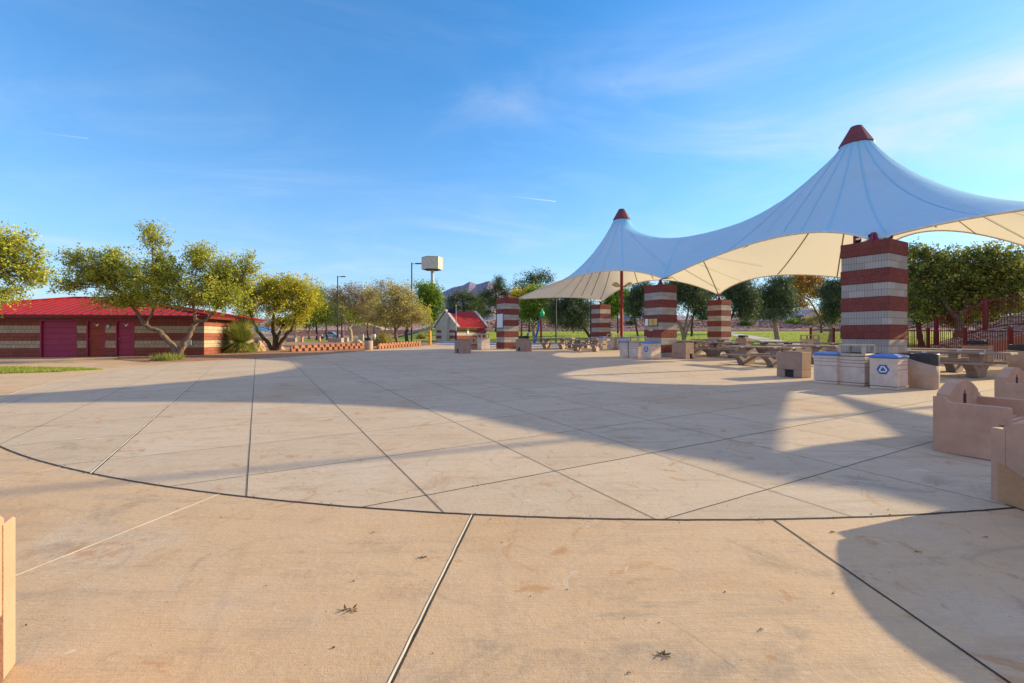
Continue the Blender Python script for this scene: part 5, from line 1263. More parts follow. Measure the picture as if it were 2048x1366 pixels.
tree('mesquite_tree', 'grey-brown sparse tree with a pale forked trunk behind the left lamp post', 702, 62,
     [(700, 605, 34, 30), (675, 590, 28, 24), (725, 600, 26, 26), (700, 578, 30, 16), (745, 590, 18, 22), (735, 625, 24, 18)], 'l_brown', 'barkpale', 8000, (0.20, 0.08), [[(702, 0, 0.24), (699, 655, 0.2), (692, 642, 0.13), (680, 620, 0.08)], [(699, 655, 0.16), (710, 638, 0.1), (722, 615, 0.06)]], 41, 'background trees', clump=0.34)
tree('mesquite_tree', 'dark green tree above the parked silver-blue car', 655, 70, [(650, 612, 26, 28), (635, 590, 22, 20), (668, 630, 20, 18), (640, 635, 22, 14)], 'l_dark', 'barkdark', 6000, (0.22, 0.09), [[(655, 0, 0.2), (652, 650), (650, 630, 0.1)]], 43, 'background trees', clump=0.38)
tree('eucalyptus_tree', 'tall thin-leaved grey tree rising behind the olive tree', 752, 75, [(765, 572, 18, 16), (758, 592, 26, 16), (790, 578, 20, 10), (740, 600, 20, 20), (815, 585, 14, 12), (755, 620, 22, 16)], 'l_brown', 'barkpale', 5000, (0.24, 0.07), [[(748, 0, 0.22), (750, 640), (757, 600, 0.1)]], 45, 'background trees', clump=0.5)
tree('oak_tree', 'dark-trunked tree right of the olive tree, behind the tall lamp post', 814, 56, [(812, 628, 26, 18), (835, 622, 20, 16), (795, 632, 16, 12)], 'l_oak', 'barkdark', 5000, (0.18, 0.08), [[(814, 0, 0.22), (813, 660, 0.2), (818, 645, 0.1)]], 47, 'background trees', clump=0.3)
tree('ash_tree', 'bright yellow-green leafy tree at the foot of the hexagonal tower', 862, 72, [(868, 590, 20, 18), (850, 585, 22, 22), (875, 608, 16, 20), (845, 612, 24, 20), (862, 632, 22, 18), (866, 576, 10, 8)], 'l_green', 'barkdark', 9000, (0.30, 0.15), [[(862, 0, 0.25), (861, 650), (860, 620, 0.12)]], 49, 'background trees', clump=0.42)
tree('sapling', 'thin staked sapling with yellow leaves above the yellow bollard', 861, 41.6, [(861, 640, 4, 16), (859, 622, 5, 10)], 'l_yel', 'barkpale', 500, (0.10, 0.05), [[(861, 0, 0.035), (861, 660, 0.03), (860, 632, 0.02)]], 51, clump=0.12)
tree('ash_tree', 'full yellow-green tree filling the gap right of the left lamp post', 735, 66, [(735, 615, 28, 24), (715, 625, 22, 20), (755, 622, 24, 20), (738, 592, 22, 16), (725, 640, 30, 12)], 'l_yel', 'barkdark', 8000, (0.22, 0.10), [[(736, 0, 0.2), (735, 655), (735, 630, 0.1)]], 301, 'background trees', clump=0.36)
tree('oak_tree', 'green tree left of the left lamp post beyond the salmon barrier', 632, 64, [(632, 612, 26, 26), (612, 625, 22, 20), (650, 620, 22, 22), (630, 590, 20, 16), (640, 640, 30, 12)], 'l_oak', 'barkdark', 8000, (0.22, 0.10), [[(634, 0, 0.2), (633, 655), (632, 630, 0.1)]], 303, 'background trees', clump=0.36)
tree('oak_tree', 'green tree behind the left lamp post', 682, 84, [(685, 625, 26, 20), (668, 612, 20, 20), (702, 628, 22, 18), (684, 602, 20, 14)], 'l_oak', 'barkdark', 6500, (0.26, 0.12), [[(683, 0, 0.22), (683, 655), (684, 635, 0.1)]], 305, 'background trees', clump=0.42)
def pine(label, px, Y, lobes, seed, base=None): return tree('pine_tree', label, px, Y, lobes, 'l_pine', 'barkdark', 11000, (0.34, 0.06), [[(px, 0, 0.3), (px, 650), (px+2, 620, 0.2), (px, lobes[0][1], 0.08)]], seed, 'dark pines behind the small building', clump=0.42)
pine('dark spreading pine before the mountain, left of the other pine', 925, 88, [(925, 592, 22, 14), (905, 600, 18, 12), (945, 598, 16, 12), (912, 616, 24, 12), (940, 614, 20, 10), (925, 630, 24, 10), (895, 625, 10, 12)], 61)
pine('taller dark pine right of the mountain peak, beside the canopy edge', 992, 82, [(995, 575, 20, 14), (975, 590, 18, 12), (1010, 588, 16, 12), (985, 605, 22, 12), (1005, 612, 20, 10), (975, 625, 16, 10), (998, 562, 12, 7)], 63)
pine('dark pine between the two large pines', 958, 96, [(958, 614, 16, 14), (962, 598, 10, 10), (955, 632, 16, 10)], 65)
tree('locust_tree', 'sparse dark-leaved tree rising behind the leftmost pier', 1060, 80, [(1065, 560, 26, 16), (1045, 578, 26, 18), (1085, 552, 20, 10), (1035, 598, 22, 16), (1080, 585, 24, 18), (1100, 560, 10, 8), (1062, 605, 30, 16)], 'l_dark', 'barkdark', 9000, (0.28, 0.12), [[(1060, 0, 0.25), (1060, 630), (1062, 595, 0.1)]], 67, 'background trees', clump=0.5)
tree('ash_tree', 'golden-leaved tree showing just above the leftmost pier', 1040, 62, [(1046, 590, 18, 12), (1034, 596, 12, 12), (1058, 584, 8, 7)], 'l_gold', 'bark', 2600, (0.26, 0.14), [[(1042, 0, 0.14), (1043, 640), (1045, 605, 0.06)]], 69, 'background trees', clump=0.36)
# trees on the lawn behind the canopies
G = 'trees on the lawn behind the canopy'
tree('ash_tree', 'dark green tree with pale trunk behind the green-topped play post', 1068, 56, [(1070, 618, 30, 18), (1050, 625, 20, 16), (1092, 622, 22, 16), (1068, 606, 22, 12), (1075, 636, 24, 8)], 'l_green', 'barkpale', 7500, (0.24, 0.12), [[(1069, 0, 0.26), (1068, 665, 0.22), (1064, 648, 0.13), (1052, 635, 0.08)], [(1068, 655, 0.15), (1080, 640, 0.1), (1090, 628, 0.06)]], 71, G, clump=0.33)
tree('willow_tree', 'drooping dark grey-green tree with a curved trunk left of the farthest pier', 1180, 52, [(1135, 622, 40, 22), (1110, 628, 20, 20), (1160, 618, 28, 22), (1130, 604, 36, 12), (1180, 612, 20, 20), (1150, 642, 34, 10)], 'l_dark', 'barkdark', 15000, (0.30, 0.045), [[(1182, 0, 0.2), (1176, 668, 0.18), (1167, 655, 0.15), (1162, 645, 0.12), (1150, 630, 0.08)]], 73, G, clump=0.3, droop=0.6)
tree('ash_tree', 'light green leafy tree right of the farthest pier, behind the red mast', 1236, 66, [(1232, 605, 24, 22), (1215, 600, 18, 22), (1250, 612, 16, 18), (1228, 625, 22, 12), (1240, 590, 16, 12)], 'l_green', 'barkdark', 6500, (0.28, 0.14), [[(1236, 0, 0.16), (1236, 655), (1234, 625, 0.08)]], 75, G, clump=0.36)
tree('willow_tree', 'grey-green tree with a slim leaning trunk between red mast and pier with notices', 1275, 58, [(1275, 605, 24, 24), (1292, 598, 18, 24), (1262, 620, 18, 14), (1280, 630, 22, 10), (1282, 582, 16, 10)], 'l_dark', 'barkdark', 8500, (0.26, 0.06), [[(1276, 0, 0.12), (1271, 650, 0.11), (1268, 632, 0.07)]], 77, G, clump=0.3)
tree('mesquite_tree', 'tree with several pale twisted trunks right of the pier with notices', 1366, 49, [(1372, 600, 36, 26), (1350, 595, 26, 26), (1398, 605, 26, 24), (1375, 580, 34, 16), (1345, 575, 24, 14), (1395, 628, 20, 12)], 'l_dark', 'barkpale', 14000, (0.24, 0.06), [[(1366, 0, 0.22), (1364, 655, 0.18), (1352, 638, 0.12), (1348, 615, 0.07)], [(1367, 0, 0.16), (1370, 650, 0.13), (1376, 625, 0.08), (1378, 600, 0.05)], [(1366, 0, 0.14), (1380, 645, 0.1), (1392, 622, 0.06)]], 79, G, clump=0.3)
tree('mesquite_tree', 'dark slim tree just left of the orange-lit pier', 1383, 62, [(1392, 600, 26, 24), (1410, 590, 20, 20), (1400, 620, 20, 14)], 'l_dark', 'barkdark', 5500, (0.26, 0.07), [[(1383, 0, 0.18), (1384, 650, 0.16), (1388, 620, 0.08)]], 80, G, clump=0.34)
tree('willow_tree', 'dark tree with a leaning trunk just right of the orange-lit pier', 1448, 44, [(1480, 595, 26, 26), (1462, 580, 24, 22), (1500, 600, 22, 24), (1485, 622, 24, 12), (1440, 575, 22, 14)], 'l_dark', 'barkdark', 13000, (0.24, 0.05), [[(1446, 0, 0.17), (1454, 655, 0.16), (1466, 625, 0.12), (1476, 600, 0.08)]], 81, G, clump=0.27, droop=0.3)
tree('willow_tree', 'broad grey-green tree with a straight pale trunk on the lawn', 1553, 53, [(1545, 600, 34, 26), (1520, 608, 26, 24), (1572, 598, 22, 26), (1550, 580, 32, 16), (1530, 625, 28, 10), (1568, 622, 20, 12)], 'l_dark', 'barkpale', 17000, (0.28, 0.05), [[(1554, 0, 0.32), (1553, 655, 0.27), (1551, 635, 0.23), (1548, 612, 0.12)]], 83, G, clump=0.3, droop=0.3)
tree('ash_tree', 'green tree with red and orange autumn leaves beyond the lawn', 1625, 76, [(1592, 580, 20, 16), (1612, 574, 24, 14), (1590, 602, 14, 14), (1635, 585, 18, 14), (1605, 612, 12, 8)], 'l_autumn', 'barkdark', 5200, (0.32, 0.16), [[(1642, 0, 0.2), (1640, 640), (1622, 605, 0.12), (1605, 590, 0.07)]], 85, G, clump=0.42)
tree('willow_tree', 'dark round tree with a pale trunk at the left side of the nearest pier', 1662, 43, [(1668, 605, 24, 28), (1655, 590, 20, 24), (1680, 590, 20, 28), (1665, 628, 22, 14), (1672, 572, 20, 14)], 'l_dark', 'barkpale', 11000, (0.24, 0.05), [[(1662, 0, 0.24), (1661, 655, 0.2), (1663, 635, 0.15)]], 87, G, clump=0.27, droop=0.3)
tree('willow_tree', 'dark grey-green tree behind the lower fence, right of the nearest pier', 1838, 36, [(1840, 590, 34, 30), (1815, 580, 28, 30), (1868, 600, 24, 26), (1845, 560, 34, 24), (1835, 622, 32, 12)], 'l_dark', 'barkdark', 20000, (0.22, 0.045), [[(1842, 0, 0.2), (1838, 650, 0.17), (1830, 628, 0.11), (1820, 605, 0.07)], [(1838, 650, 0.12), (1852, 625, 0.08), (1862, 605, 0.05)]], 89, G, clump=0.24, droop=0.3)
tree('locust_tree', 'large yellow-green tree filling the right edge behind the fences', 1925, 30.5, [(1930, 560, 56, 44, 0.6), (1985, 550, 50, 46, 0), (1900, 525, 52, 32, 0.4), (1960, 515, 50, 26, -0.4), (2030, 540, 50, 46, 0.2), (1880, 560, 36, 34, 0), (1950, 600, 50, 24, 0.5), (2030, 595, 40, 20, -0.3), (1850, 505, 34, 20, 0.3), (2090, 560, 50, 50, 0), (1850, 600, 40, 36, 0.8), (1905, 628, 56, 18, 0.9), (2010, 612, 66, 22, 0.8), (1836, 540, 30, 40, 0.6), (1955, 570, 70, 40, 1.0), (1890, 610, 34, 18, 0.5), (1925, 638, 26, 18, 0.5)],
     'l_locust', 'bark', 44000, (0.18, 0.09), [[(1912, 0, 0.26), (1916, 655, 0.22), (1925, 625, 0.18), (1935, 590, 0.12)], [(1918, 640, 0.16), (1890, 610, 0.1), (1875, 580, 0.06)], [(1925, 625, 0.15), (1960, 605, 0.11), (2000, 580, 0.08)]], 91, None, clump=0.21)
tree('willow_tree', 'dark dense tree low behind the fences at the right edge', 1985, 40, [(1960, 610, 60, 34), (2020, 600, 60, 40), (1905, 615, 50, 30), (2070, 600, 50, 40), (1985, 635, 80, 16)], 'l_dark', 'barkdark', 16000, (0.26, 0.07), [[(1985, 0, 0.2), (1985, 650), (1980, 620, 0.1)]], 92, G, clump=0.32)
tree('ash_tree', 'pale flowering shrub tree before the distant houses', 1668, 92, [(1625, 640, 14, 8), (1648, 632, 16, 12)], 'l_pale', 'bark', 1500, (0.34, 0.14), [[(1640, 0, 0.12), (1640, 645, 0.06)]], 93, None, clump=0.4)
# far scattered trees on the left horizon and beyond
for i, (px, Y, w_, h_, lf) in enumerate(((70, 90, 26, 14, 'l_dark'), (500, 100, 20, 14, 'l_pale'), (590, 92, 26, 16, 'l_pale'), (618, 80, 20, 22, 'l_dark'), (690, 120, 26, 14, 'l_brown'), (770, 105, 26, 14, 'l_pale'), (1020, 125, 26, 14, 'l_brown'), (1110, 130, 22, 12, 'l_pale'), (1205, 135, 20, 12, 'l_brown'), (1330, 125, 24, 14, 'l_pale'), (1420, 130, 22, 12, 'l_dark'), (1500, 140, 22, 12, 'l_brown'), (1700, 125, 24, 16, 'l_pale'), (1760, 90, 30, 18, 'l_dark'))):
    top = 655-h_-6 if px < 900 else 645-h_-4
    names = ['dusky small tree on the far left horizon', 'pale small tree beyond the red building', 'pale bushy tree beyond the salmon barrier', 'dark upright tree beyond the salmon barrier', 'brownish low tree beyond the parked silver-blue car', 'pale low tree beyond the olive tree', 'brownish low tree beyond the leftmost pier', 'pale low tree on the bank behind the play post', 'brownish low tree on the bank beside the farthest pier', 'pale low tree on the bank behind the pier with notices', 'dark low tree on the bank behind the orange-lit pier', 'brownish low tree on the bank right of the orange-lit pier', 'pale tree behind the nearest pier on the bank', 'dark tree behind the nearest pier on the lawn']
    tree('small_tree', names[i], px, Y, [(px, top+4, w_, h_), (px-w_*0.5, top+10, w_*0.7, h_*0.8), (px+w_*0.5, top+8, w_*0.7, h_*0.8)], lf, 'bark', 2200, (0.42, 0.2), [[(px, 0, 0.2), (px+1, top+8, 0.1)]], 200+i, 'small trees far behind', clump=0.55)

# shrubs and bladed plants
def blades(name, label, cat, x, y, n, L, spread, mat, seed, w_=0.02, zb=0.0, arch=0.5, group=None, elr=(0.15, 1.5)):
    rs = random.Random(seed); mb = MB(); 
    for i in range(n):
        an = rs.uniform(0, 2*math.pi); el = rs.uniform(*elr); l = L*rs.uniform(0.7, 1.1)
        d = Vector((math.cos(an)*math.cos(el), math.sin(an)*math.cos(el), math.sin(el))); s_ = Vector((-d.y, d.x, 0)).normalized()*w_*0.5
        b0_ = Vector((rs.uniform(-1, 1)*spread, rs.uniform(-1, 1)*spread, zb)); pts = [b0_+d*l*t-Vector((0, 0, arch*l*t*t*math.cos(el)*0.55)) for t in (0, 0.35, 0.7, 1)]
        vs = []
        for j, p in enumerate(pts): q_ = s_*(1-0.9*j/3); vs += [p+q_, p-q_]
        mb.add(vs, [(0, 1, 3, 2), (2, 3, 5, 4), (4, 5, 7, 6)], 0, True)
    me_o = mb.build(name, M[mat], None, (x, y, gz(x, y)+0.03))
    a = me_o.data.attributes.new('var', 'FLOAT', 'FACE'); a.data.foreach_set('value', np.clip(np.repeat(np.random.RandomState(seed).normal(0.5, 0.28, n), 3), 0, 1).astype(np.float32))
    return tag(me_o, label, cat, group)
blades('sotol_plant', 'spiky green rosette plant right of the red building', 'plant', (482-1024)/FPX*28.3, 28.3, 1500, 1.75, 0.10, 'l_blade', 5, 0.04, 0.62, 0.30, elr=(-0.45, 1.25))
blades('grass_clump', 'light green grass clump at the foot of the two-trunked tree', 'plant', (334-1024)/FPX*21.6, 21.6, 900, 0.42, 0.5, 'l_blade', 6, 0.02, 0.0, 0.6)
blades('ornamental_grass', 'tall yellow-green grass clump on the slope behind the upper fence', 'plant', 29.0, 24.5, 700, 1.5, 0.6, 'l_blade', 7, 0.04, 0.0, 0.5)
def bush(name, label, px, Y, r, h, leaf, n, seed, lw=(0.08, 0.03), group=None, x=None):
    x = (px-1024)/FPX*Y if x is None else x; rs = np.random.RandomState(seed); root = empty(name, (x, Y, gz(x, Y)), 0, label, 'shrub', group)
    d = rs.normal(size=(n//12, 3)); d /= np.linalg.norm(d, axis=1)[:, None]; d[:, 2] = np.abs(d[:, 2]); c = d*rs.uniform(0.3, 1, (len(d), 1))**0.4*np.array([r, r, h])*rs.uniform(0.75, 1.1, (len(d), 1))
    ctr = np.repeat(c, 12, 0)+rs.normal(size=(len(c)*12, 3))*0.10*max(0.6, r); ctr[:, 2] = np.abs(ctr[:, 2]); dirs = np.repeat(d, 12, 0)+np.array([0, 0, 0.4])
    leaf_mesh('foliage', ctr, lw[0], lw[1], np.repeat(rs.normal(0.5, 0.2, len(c)), 12)+rs.normal(0, 0.15, len(ctr)), M[leaf], rs, root, dirs=dirs)
    b = MB()
    for i in range(10):
        q_ = Vector(c[i % len(c)]); b.tube([(0, 0, -0.03), q_*0.5+Vector((0, 0, 0.05)), q_*0.95], [0.02, 0.012, 0.006], 4)
    b.build('stems', M['bark'], root); return root
bush('rosemary_bush', 'bushy grey-green shrub between round bin and reddish tree trunk', 766, 38.5, 0.85, 1.15, 'l_pale', 5200, 3, (0.16, 0.035))
bush('desert_shrub', 'green shrub on the rock bank left of the black car', 1585, 93, 1.6, 1.1, 'l_green', 1200, 4, (0.3, 0.12), 'shrubs on the rock bank')
bush('desert_shrub', 'dark shrub on the rock bank behind the orange-lit pier', 1490, 91, 1.4, 1.0, 'l_dark', 1200, 5, (0.3, 0.12), 'shrubs on the rock bank')
bush('desert_shrub', 'pale shrub on the rock bank right of the black car', 1615, 91, 1.2, 0.9, 'l_pale', 900, 6, (0.3, 0.12), 'shrubs on the rock bank')
bush('desert_shrub', 'dark shrub on the rock bank left of the red mast', 1262, 92, 1.2, 0.9, 'l_dark', 900, 7, (0.3, 0.12), 'shrubs on the rock bank')
bush('desert_shrub', 'pale shrub on the far gravel left of the small building', 845, 66, 0.9, 0.9, 'l_pale', 900, 8, (0.22, 0.1))

# stuff: rocks of the bank, gravel stones, grass blades, litter specks
def scatter(name, label, n, fn, smin, smax, mat, seed, kind='stuff'):
    rs = np.random.RandomState(seed); base = np.array([(1,0,0),(-.5,.87,0),(-.5,-.87,0),(0.1,0,1),(0,-0.1,-1.0),(-.9,.1,.3),(.6,-.6,.4),(.5,.7,.4)]); t = [(0,7,3),(7,1,3),(1,5,3),(5,2,3),(2,6,3),(6,0,3),(0,4,7),(7,4,1),(1,4,5),(5,4,2),(2,4,6),(6,4,0)]
    vs = []; fs = []
    for i in range(n):
        x, y = fn(rs); s_ = rs.uniform(smin, smax)*rs.uniform(0.6, 1); a = rs.uniform(0, 6.28); c_, q_ = math.cos(a), math.sin(a); b_ = len(vs); z = gzt(x, y)+s_*0.25
        for p in base*rs.uniform(0.75, 1.25, (8, 1)): vs.append((x+(p[0]*c_-p[1]*q_)*s_, y+(p[0]*q_+p[1]*c_)*s_, z+p[2]*s_*0.65))
        fs += [(b_+a_, b_+c2, b_+d_) for a_, c2, d_ in t]
    me = bpy.data.meshes.new(name); me.from_pydata(vs, [], fs); me.materials.append(M[mat]); o = bpy.data.objects.new(name, me); COL.objects.link(o); tag(o, label, None, None, kind); return o
def bankfn(rs): y = 88+rs.uniform(0, 1)**0.8*8; return rs.uniform(-8, 110), y
scatter('bank_rocks', 'purple-brown rocks covering the bank behind the lawn', 4200, bankfn, 0.18, 0.50, 'rockmix', 1)
gp = [p for p in gravel_poly]
def gravfn(rs):
    while True:
        x, y = rs.uniform(-26, -6.5), rs.uniform(20.5, 46)
        if inside((x, y), gp): return x, y
scatter('gravel_stones', 'small reddish stones lying on the gravel bed', 5000, gravfn, 0.02, 0.055, 'boulder', 2)
def slopefn(rs): return rs.uniform(24, 33), rs.uniform(12, 27)
scatter('slope_rocks', 'brown rocks scattered on the slope behind the red fence', 1500, slopefn, 0.05, 0.2, 'boulder', 3)
def grassfield(name, label, fn, n, L, w_, seed, mat='l_blade'):
    rs = np.random.RandomState(seed); c = np.array([(*p, gzt(*p)+L*0.35) for p in (fn(rs) for _ in range(n))]); d = np.tile(np.array([[0, 0, 1.0]]), (n, 1))
    o = leaf_mesh(name, c, L, w_, rs.normal(0.5, 0.2, n), M[mat], rs, None, dirs=d); return tag(o, label, None, None, 'stuff')
gs = [(-17.6, 15.4), (-15.9, 16.1), (-15.2, 16.95), (-16.6, 17.5), (-19.7, 17.9), (-26, 18.2), (-26, 15.1)]
def stripfn(rs):
    while True:
        p = (rs.uniform(-24, -15), rs.uniform(15, 18.2))
        if inside(p, gs): return p
grassfield('grass', 'short dry-tipped grass of the strip at the left', stripfn, 16000, 0.11, 0.014, 4)
lw_ = [(-6.5, 49.5), (3, 48.8), (11, 47), (18, 43), (25.2, 37.2), (38, 33), (60, 45), (60, 75), (-8, 75)]
def lawnfn(rs):
    while True:
        y = 33+42*rs.uniform(0, 1)**1.3; p = (rs.uniform(-8, 55), y)
        if inside(p, lw_) and abs(p[0]-(24.3+(p[1]-36.6)*0.285)) > 1.5: return p
grassfield('grass', 'bright short grass blades of the big lawn', lawnfn, 26000, 0.16, 0.05, 5)

def leaf_sprig(px, py, s_, label, seed, n=8):
    Y = 1456/(py-654); x = (px-1024)/FPX*Y; rs = random.Random(seed); mb = MB()
    s_ *= 0.85; mb.tube([(-s_*0.5, 0, 0.002), (0, s_*0.1, 0.006), (s_*0.5, s_*0.05, 0.002)], 0.0013, 4)
    for i in range(n):
        an = rs.uniform(0, 6.28); c = Vector((rs.uniform(-0.4, 0.4)*s_, rs.uniform(-0.2, 0.2)*s_, 0.003)); d = Vector((math.cos(an), math.sin(an), rs.uniform(0.02, 0.35)))*s_*rs.uniform(0.4, 0.65); p = Vector((-d.y, d.x, 0)).normalized()*s_*0.11
        mb.add([c, c+d*0.4+p, c+d, c+d*0.4-p], [(0, 1, 2, 3)], 0)
    o = mb.build('leaf_sprig', M['l_dead'], None, (x, Y, gz(x, Y)+0.0115)); a = o.data.attributes.new('var', 'FLOAT', 'FACE'); a.data.foreach_set('value', [rs.random() for _ in range(len(o.data.polygons))])
    return tag(o, label, 'fallen leaves', 'fallen leaf sprigs on the paving')
leaf_sprig(845, 1119, 0.055, 'fallen leaf sprig left of the nearest pale joint, higher of two', 1)
leaf_sprig(697, 1224, 0.075, 'large fallen leaf sprig left of the nearest pale joint, lower of two', 2)
leaf_sprig(1325, 1316, 0.06, 'fallen leaf sprig near the bottom edge, right of the pale joint', 3, 10)
leaf_sprig(1258, 1352, 0.025, 'tiny fallen leaf at the very bottom edge of the photo', 4, 3)
leaf_sprig(1665, 1067, 0.06, 'dark fallen twig at the tip of the bench shadow', 5, 3)
leaf_sprig(1522, 1264, 0.03, 'tiny dark fallen leaf midway between pale joint and bench shadow', 6, 4)
leaf_sprig(1840, 1108, 0.05, 'fallen leaf inside the bench shadow at the lower right', 7, 2)
leaf_sprig(1970, 1078, 0.05, 'fallen leaf in shade close to the nearest right bench', 8, 2)
leaf_sprig(746, 1068, 0.03, 'tiny dark seed just below the curved joint', 9, 2)
def littfn(rs):
    if rs.uniform() < 0.4:
        an = R(rs.uniform(-50, 12)); r_ = CR+rs.normal()*0.03; return CX+r_*math.sin(an), CY-r_*math.cos(an)
    y = rs.uniform(1.8, 16); return rs.uniform(-1.15, 1.15)*y, y
lt = scatter('litter_specks', 'tiny dark seeds and specks strewn over the paving', 420, littfn, 0.0025, 0.008, 'slot', 9); lt.location.z = 0.012

# ---------------------------------------------------------------- cars, far buildings, blue sail
def car(x, y, rz, paint, label, L=4.6, W_=1.8, H=1.45, suv=False):
    root = empty('parked_car', (x, y, gz(x, y)+0.1), rz, label, 'car', 'parked cars'); h = L/2
    if suv: low = [(-h, 0.35), (-h, 0.75), (-h+0.10, 1.0), (h-1.35, 1.05), (h-0.25, 0.95), (h, 0.7), (h, 0.35)]; top = [(-h+0.12, 1.0), (-h+0.35, H-0.06), (-h+0.8, H), (0.5, H), (h-1.35, 1.05)]
    else: low = [(-h, 0.35), (-h, 0.7), (-h+0.15, 0.92), (h-1.2, 0.95), (h-0.2, 0.75), (h, 0.6), (h, 0.3)]; top = [(-h+0.75, 0.93), (-0.95, H-0.05), (-0.4, H), (0.25, H-0.03), (h-1.2, 0.95)]
    b = MB(); b.prism([(p[0], p[1]) for p in low], -W_/2, W_/2, 'y'); b.build('body', M[paint], root, bevel=0.07, seg=3)
    b = MB(); b.prism(top, -W_/2+0.14, W_/2-0.14, 'y'); b.build('cabin', M[paint], root, bevel=0.06, seg=3)
    c = sum((Vector(p) for p in top), Vector((0, 0)))/len(top); ins = [((Vector(p)-c)*0.86+c) for p in top]; mid_ = -0.2
    for sgn in (-1, 1):
        b = MB(); l_ = [p for p in ins]; b.prism([(p.x, p.y) for p in l_], sgn*(W_/2-0.135)-0.01, sgn*(W_/2-0.135)+0.01, 'y'); b.build('side_window', M['glass'], root)
    for (wx, wy) in ((-h+0.8, -1), (-h+0.8, 1), (h-0.85, -1), (h-0.85, 1)):
        T = Matrix.Translation((wx, wy*(W_/2-0.09), 0.33)) @ Matrix.Rotation(R(90), 4, 'X'); b = MB(); b.lathe([(0.22, -0.11), (0.33, -0.10), (0.33, 0.10), (0.22, 0.11)], 20, 0, T); w_o = b.build('wheel', M['tyre'], root)
        b = MB(); b.lathe([(0.02, -0.115), (0.2, -0.115), (0.2, 0.115), (0.02, 0.115)], 12, 0, T); b.build('rim', M['galv'], w_o)
    for sgn in (-1, 1):
        b = MB(); b.box((h+0.0, sgn*(W_/2-0.3), 0.62), (0.08, 0.36, 0.14)); b.build('headlight', M['lampglow'], root, bevel=0.02)
        b = MB(); b.box((-h+0.02, sgn*(W_/2-0.25), 0.78), (0.08, 0.28, 0.14)); b.build('tail_light', M['steelred'], root, bevel=0.02)
    return root
car((657-1024)/FPX*95, 95, R(186), 'carblue', 'silver-blue sedan parked beyond the left lawn')
car((1592-1024)/FPX*106, 106, R(180), 'carblack', 'black estate car on the street above the rock bank', 4.7, 1.85, 1.72, True)
car((930-1024)/FPX*112, 112, R(2), 'carblack', 'dark car seen far off behind the small building', 4.5, 1.8, 1.45)
car((1052-1024)/FPX*106, 106, R(180), 'carwhite', 'white and blue van far behind the play post', 5.0, 1.9, 2.1, True)
car((1535-1024)/FPX*112, 112, R(0), 'carwhite', 'pale car far right of the broad tree on the lawn', 4.5, 1.8, 1.45)
def house(px, Y, w_, d_, h_, ap, wall, roof, label, rz=0.0):
    x = (px-1024)/FPX*Y; root = empty('house', (x, Y, gz(x, Y)), rz, label, 'house', 'distant houses'); b = MB(); b.box((0, 0, h_/2), (w_, d_, h_)); b.prism([(-w_/2, h_), (w_/2, h_), (0, ap-0.1)], -d_/2, d_/2, 'y'); b.build('wall', wall, root)
    b = MB(); e = 0.5
    for s in (-1, 1): b.add([(s*(w_/2+e), -d_/2-e, h_-0.3), (s*(w_/2+e), d_/2+e, h_-0.3), (0, d_/2+e, ap), (0, -d_/2-e, ap), (s*(w_/2+e), -d_/2-e, h_-0.05), (s*(w_/2+e), d_/2+e, h_-0.05), (0, d_/2+e, ap+0.25), (0, -d_/2-e, ap+0.25)], [(0, 1, 2, 3), (7, 6, 5, 4), (0, 3, 7, 4), (0, 4, 5, 1), (1, 5, 6, 2)])
    b.build('roof', roof, root)
    for k in (-0.28, 0.28): 
        b = MB(); b.box((w_*k, -d_/2-0.03, h_*0.55), (w_*0.2, 0.08, h_*0.35)); wo_ = b.build('window', M['white'], root); b = MB(); b.box((w_*k, -d_/2-0.08, h_*0.55), (w_*0.16, 0.04, h_*0.28)); b.build('pane', M['glass'], wo_)
    return root
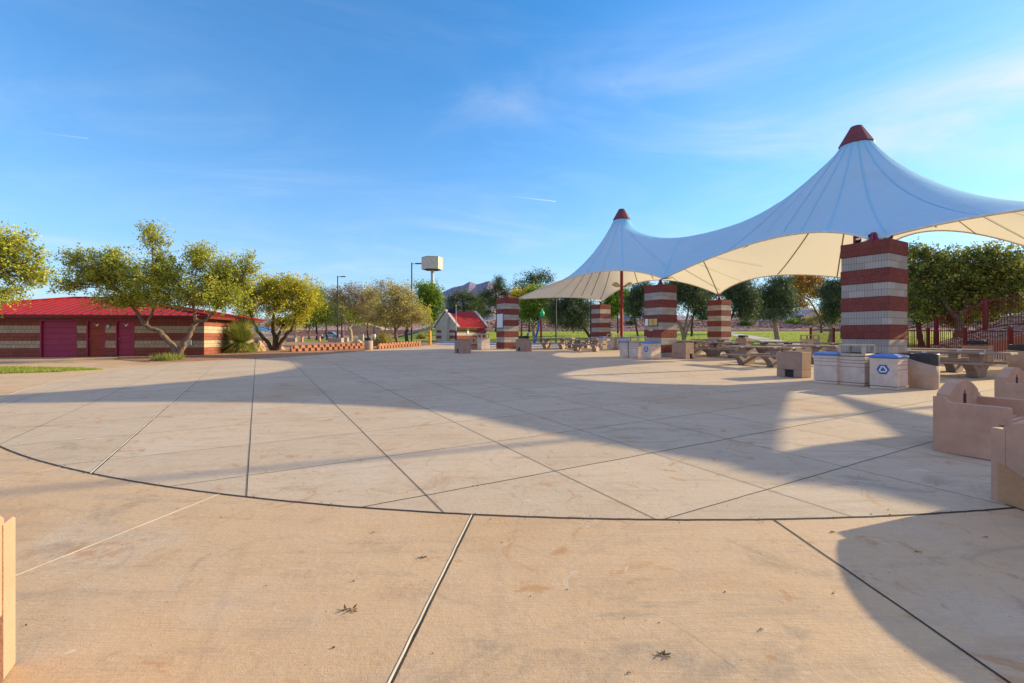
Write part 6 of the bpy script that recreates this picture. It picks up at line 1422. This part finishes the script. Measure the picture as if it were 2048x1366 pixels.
grayroof = simple('grey_roof', (0.32, 0.33, 0.36), 0.8); tanroof = simple('tan_roof', (0.45, 0.35, 0.28), 0.8)
house(1609, 170, 8, 8, 3.2, 6.2, M['stucco'], grayroof, 'white gabled house beyond the black car')
house(1578, 180, 11, 8, 3.2, 5.6, simple('blue_grey_wall', (0.28, 0.36, 0.48), 0.8), grayroof, 'blue-grey house left of the white gabled house')
house(1650, 190, 12, 9, 3.0, 5.2, M['bcream'], tanroof, 'cream house right of the white gabled house')
house(1215, 210, 14, 9, 3.2, 5.4, M['stucco'], tanroof, 'pale house far behind the red mast')
house(735, 220, 16, 9, 3.0, 5.0, M['bcream'], tanroof, 'cream house far behind the left trees')
house(1060, 200, 14, 9, 3.0, 5.0, M['stucco'], tanroof, 'pale house far behind the play post')
# blue shade sail and low wall far left
x, Y = (500-1024)/FPX*60, 60.0; root = empty('shade_sail', (x, Y, gz(x, Y)), 0, 'bright blue shade canopy on white posts beyond the red building', 'shade canopy')
b = MB(); b.add([(-3.2, -2, 2.0), (2.4, -2, 1.45), (2.4, 2, 1.45), (-3.2, 2, 2.0), (-0.9, 0, 2.6)], [(0, 1, 4), (1, 2, 4), (2, 3, 4), (3, 0, 4)]); q = b.build('canopy', M['skyblue'], root); sm_ = q.modifiers.new('s', 'SOLIDIFY'); sm_.thickness = 0.05
for sx, sy, h_ in ((-3.1, -1.9, 2.0), (2.3, -1.9, 1.45), (2.3, 1.9, 1.45), (-3.1, 1.9, 2.0)):
    b = MB(); b.tube([(sx, sy, 0), (sx, sy, h_)], 0.06, 8); b.build('post', M['white'], root)
b = MB(); b.box((0, 0, 0.6), (46, 0.25, 1.2)); o = b.build('boundary_wall', M['wood'], None, (-34, 113.0, gz(-34, 113)), 0, 0.02); tag(o, 'long low salmon boundary wall beyond the left road', 'wall')
b = MB(); b.box((0, 0, 0.5), (90, 0.3, 1.2)); o = b.build('boundary_wall', M['wood'], None, (40, 116.5, gz(40, 116.5)), 0, 0.02); tag(o, 'long low salmon wall beyond the street above the rock bank', 'wall')
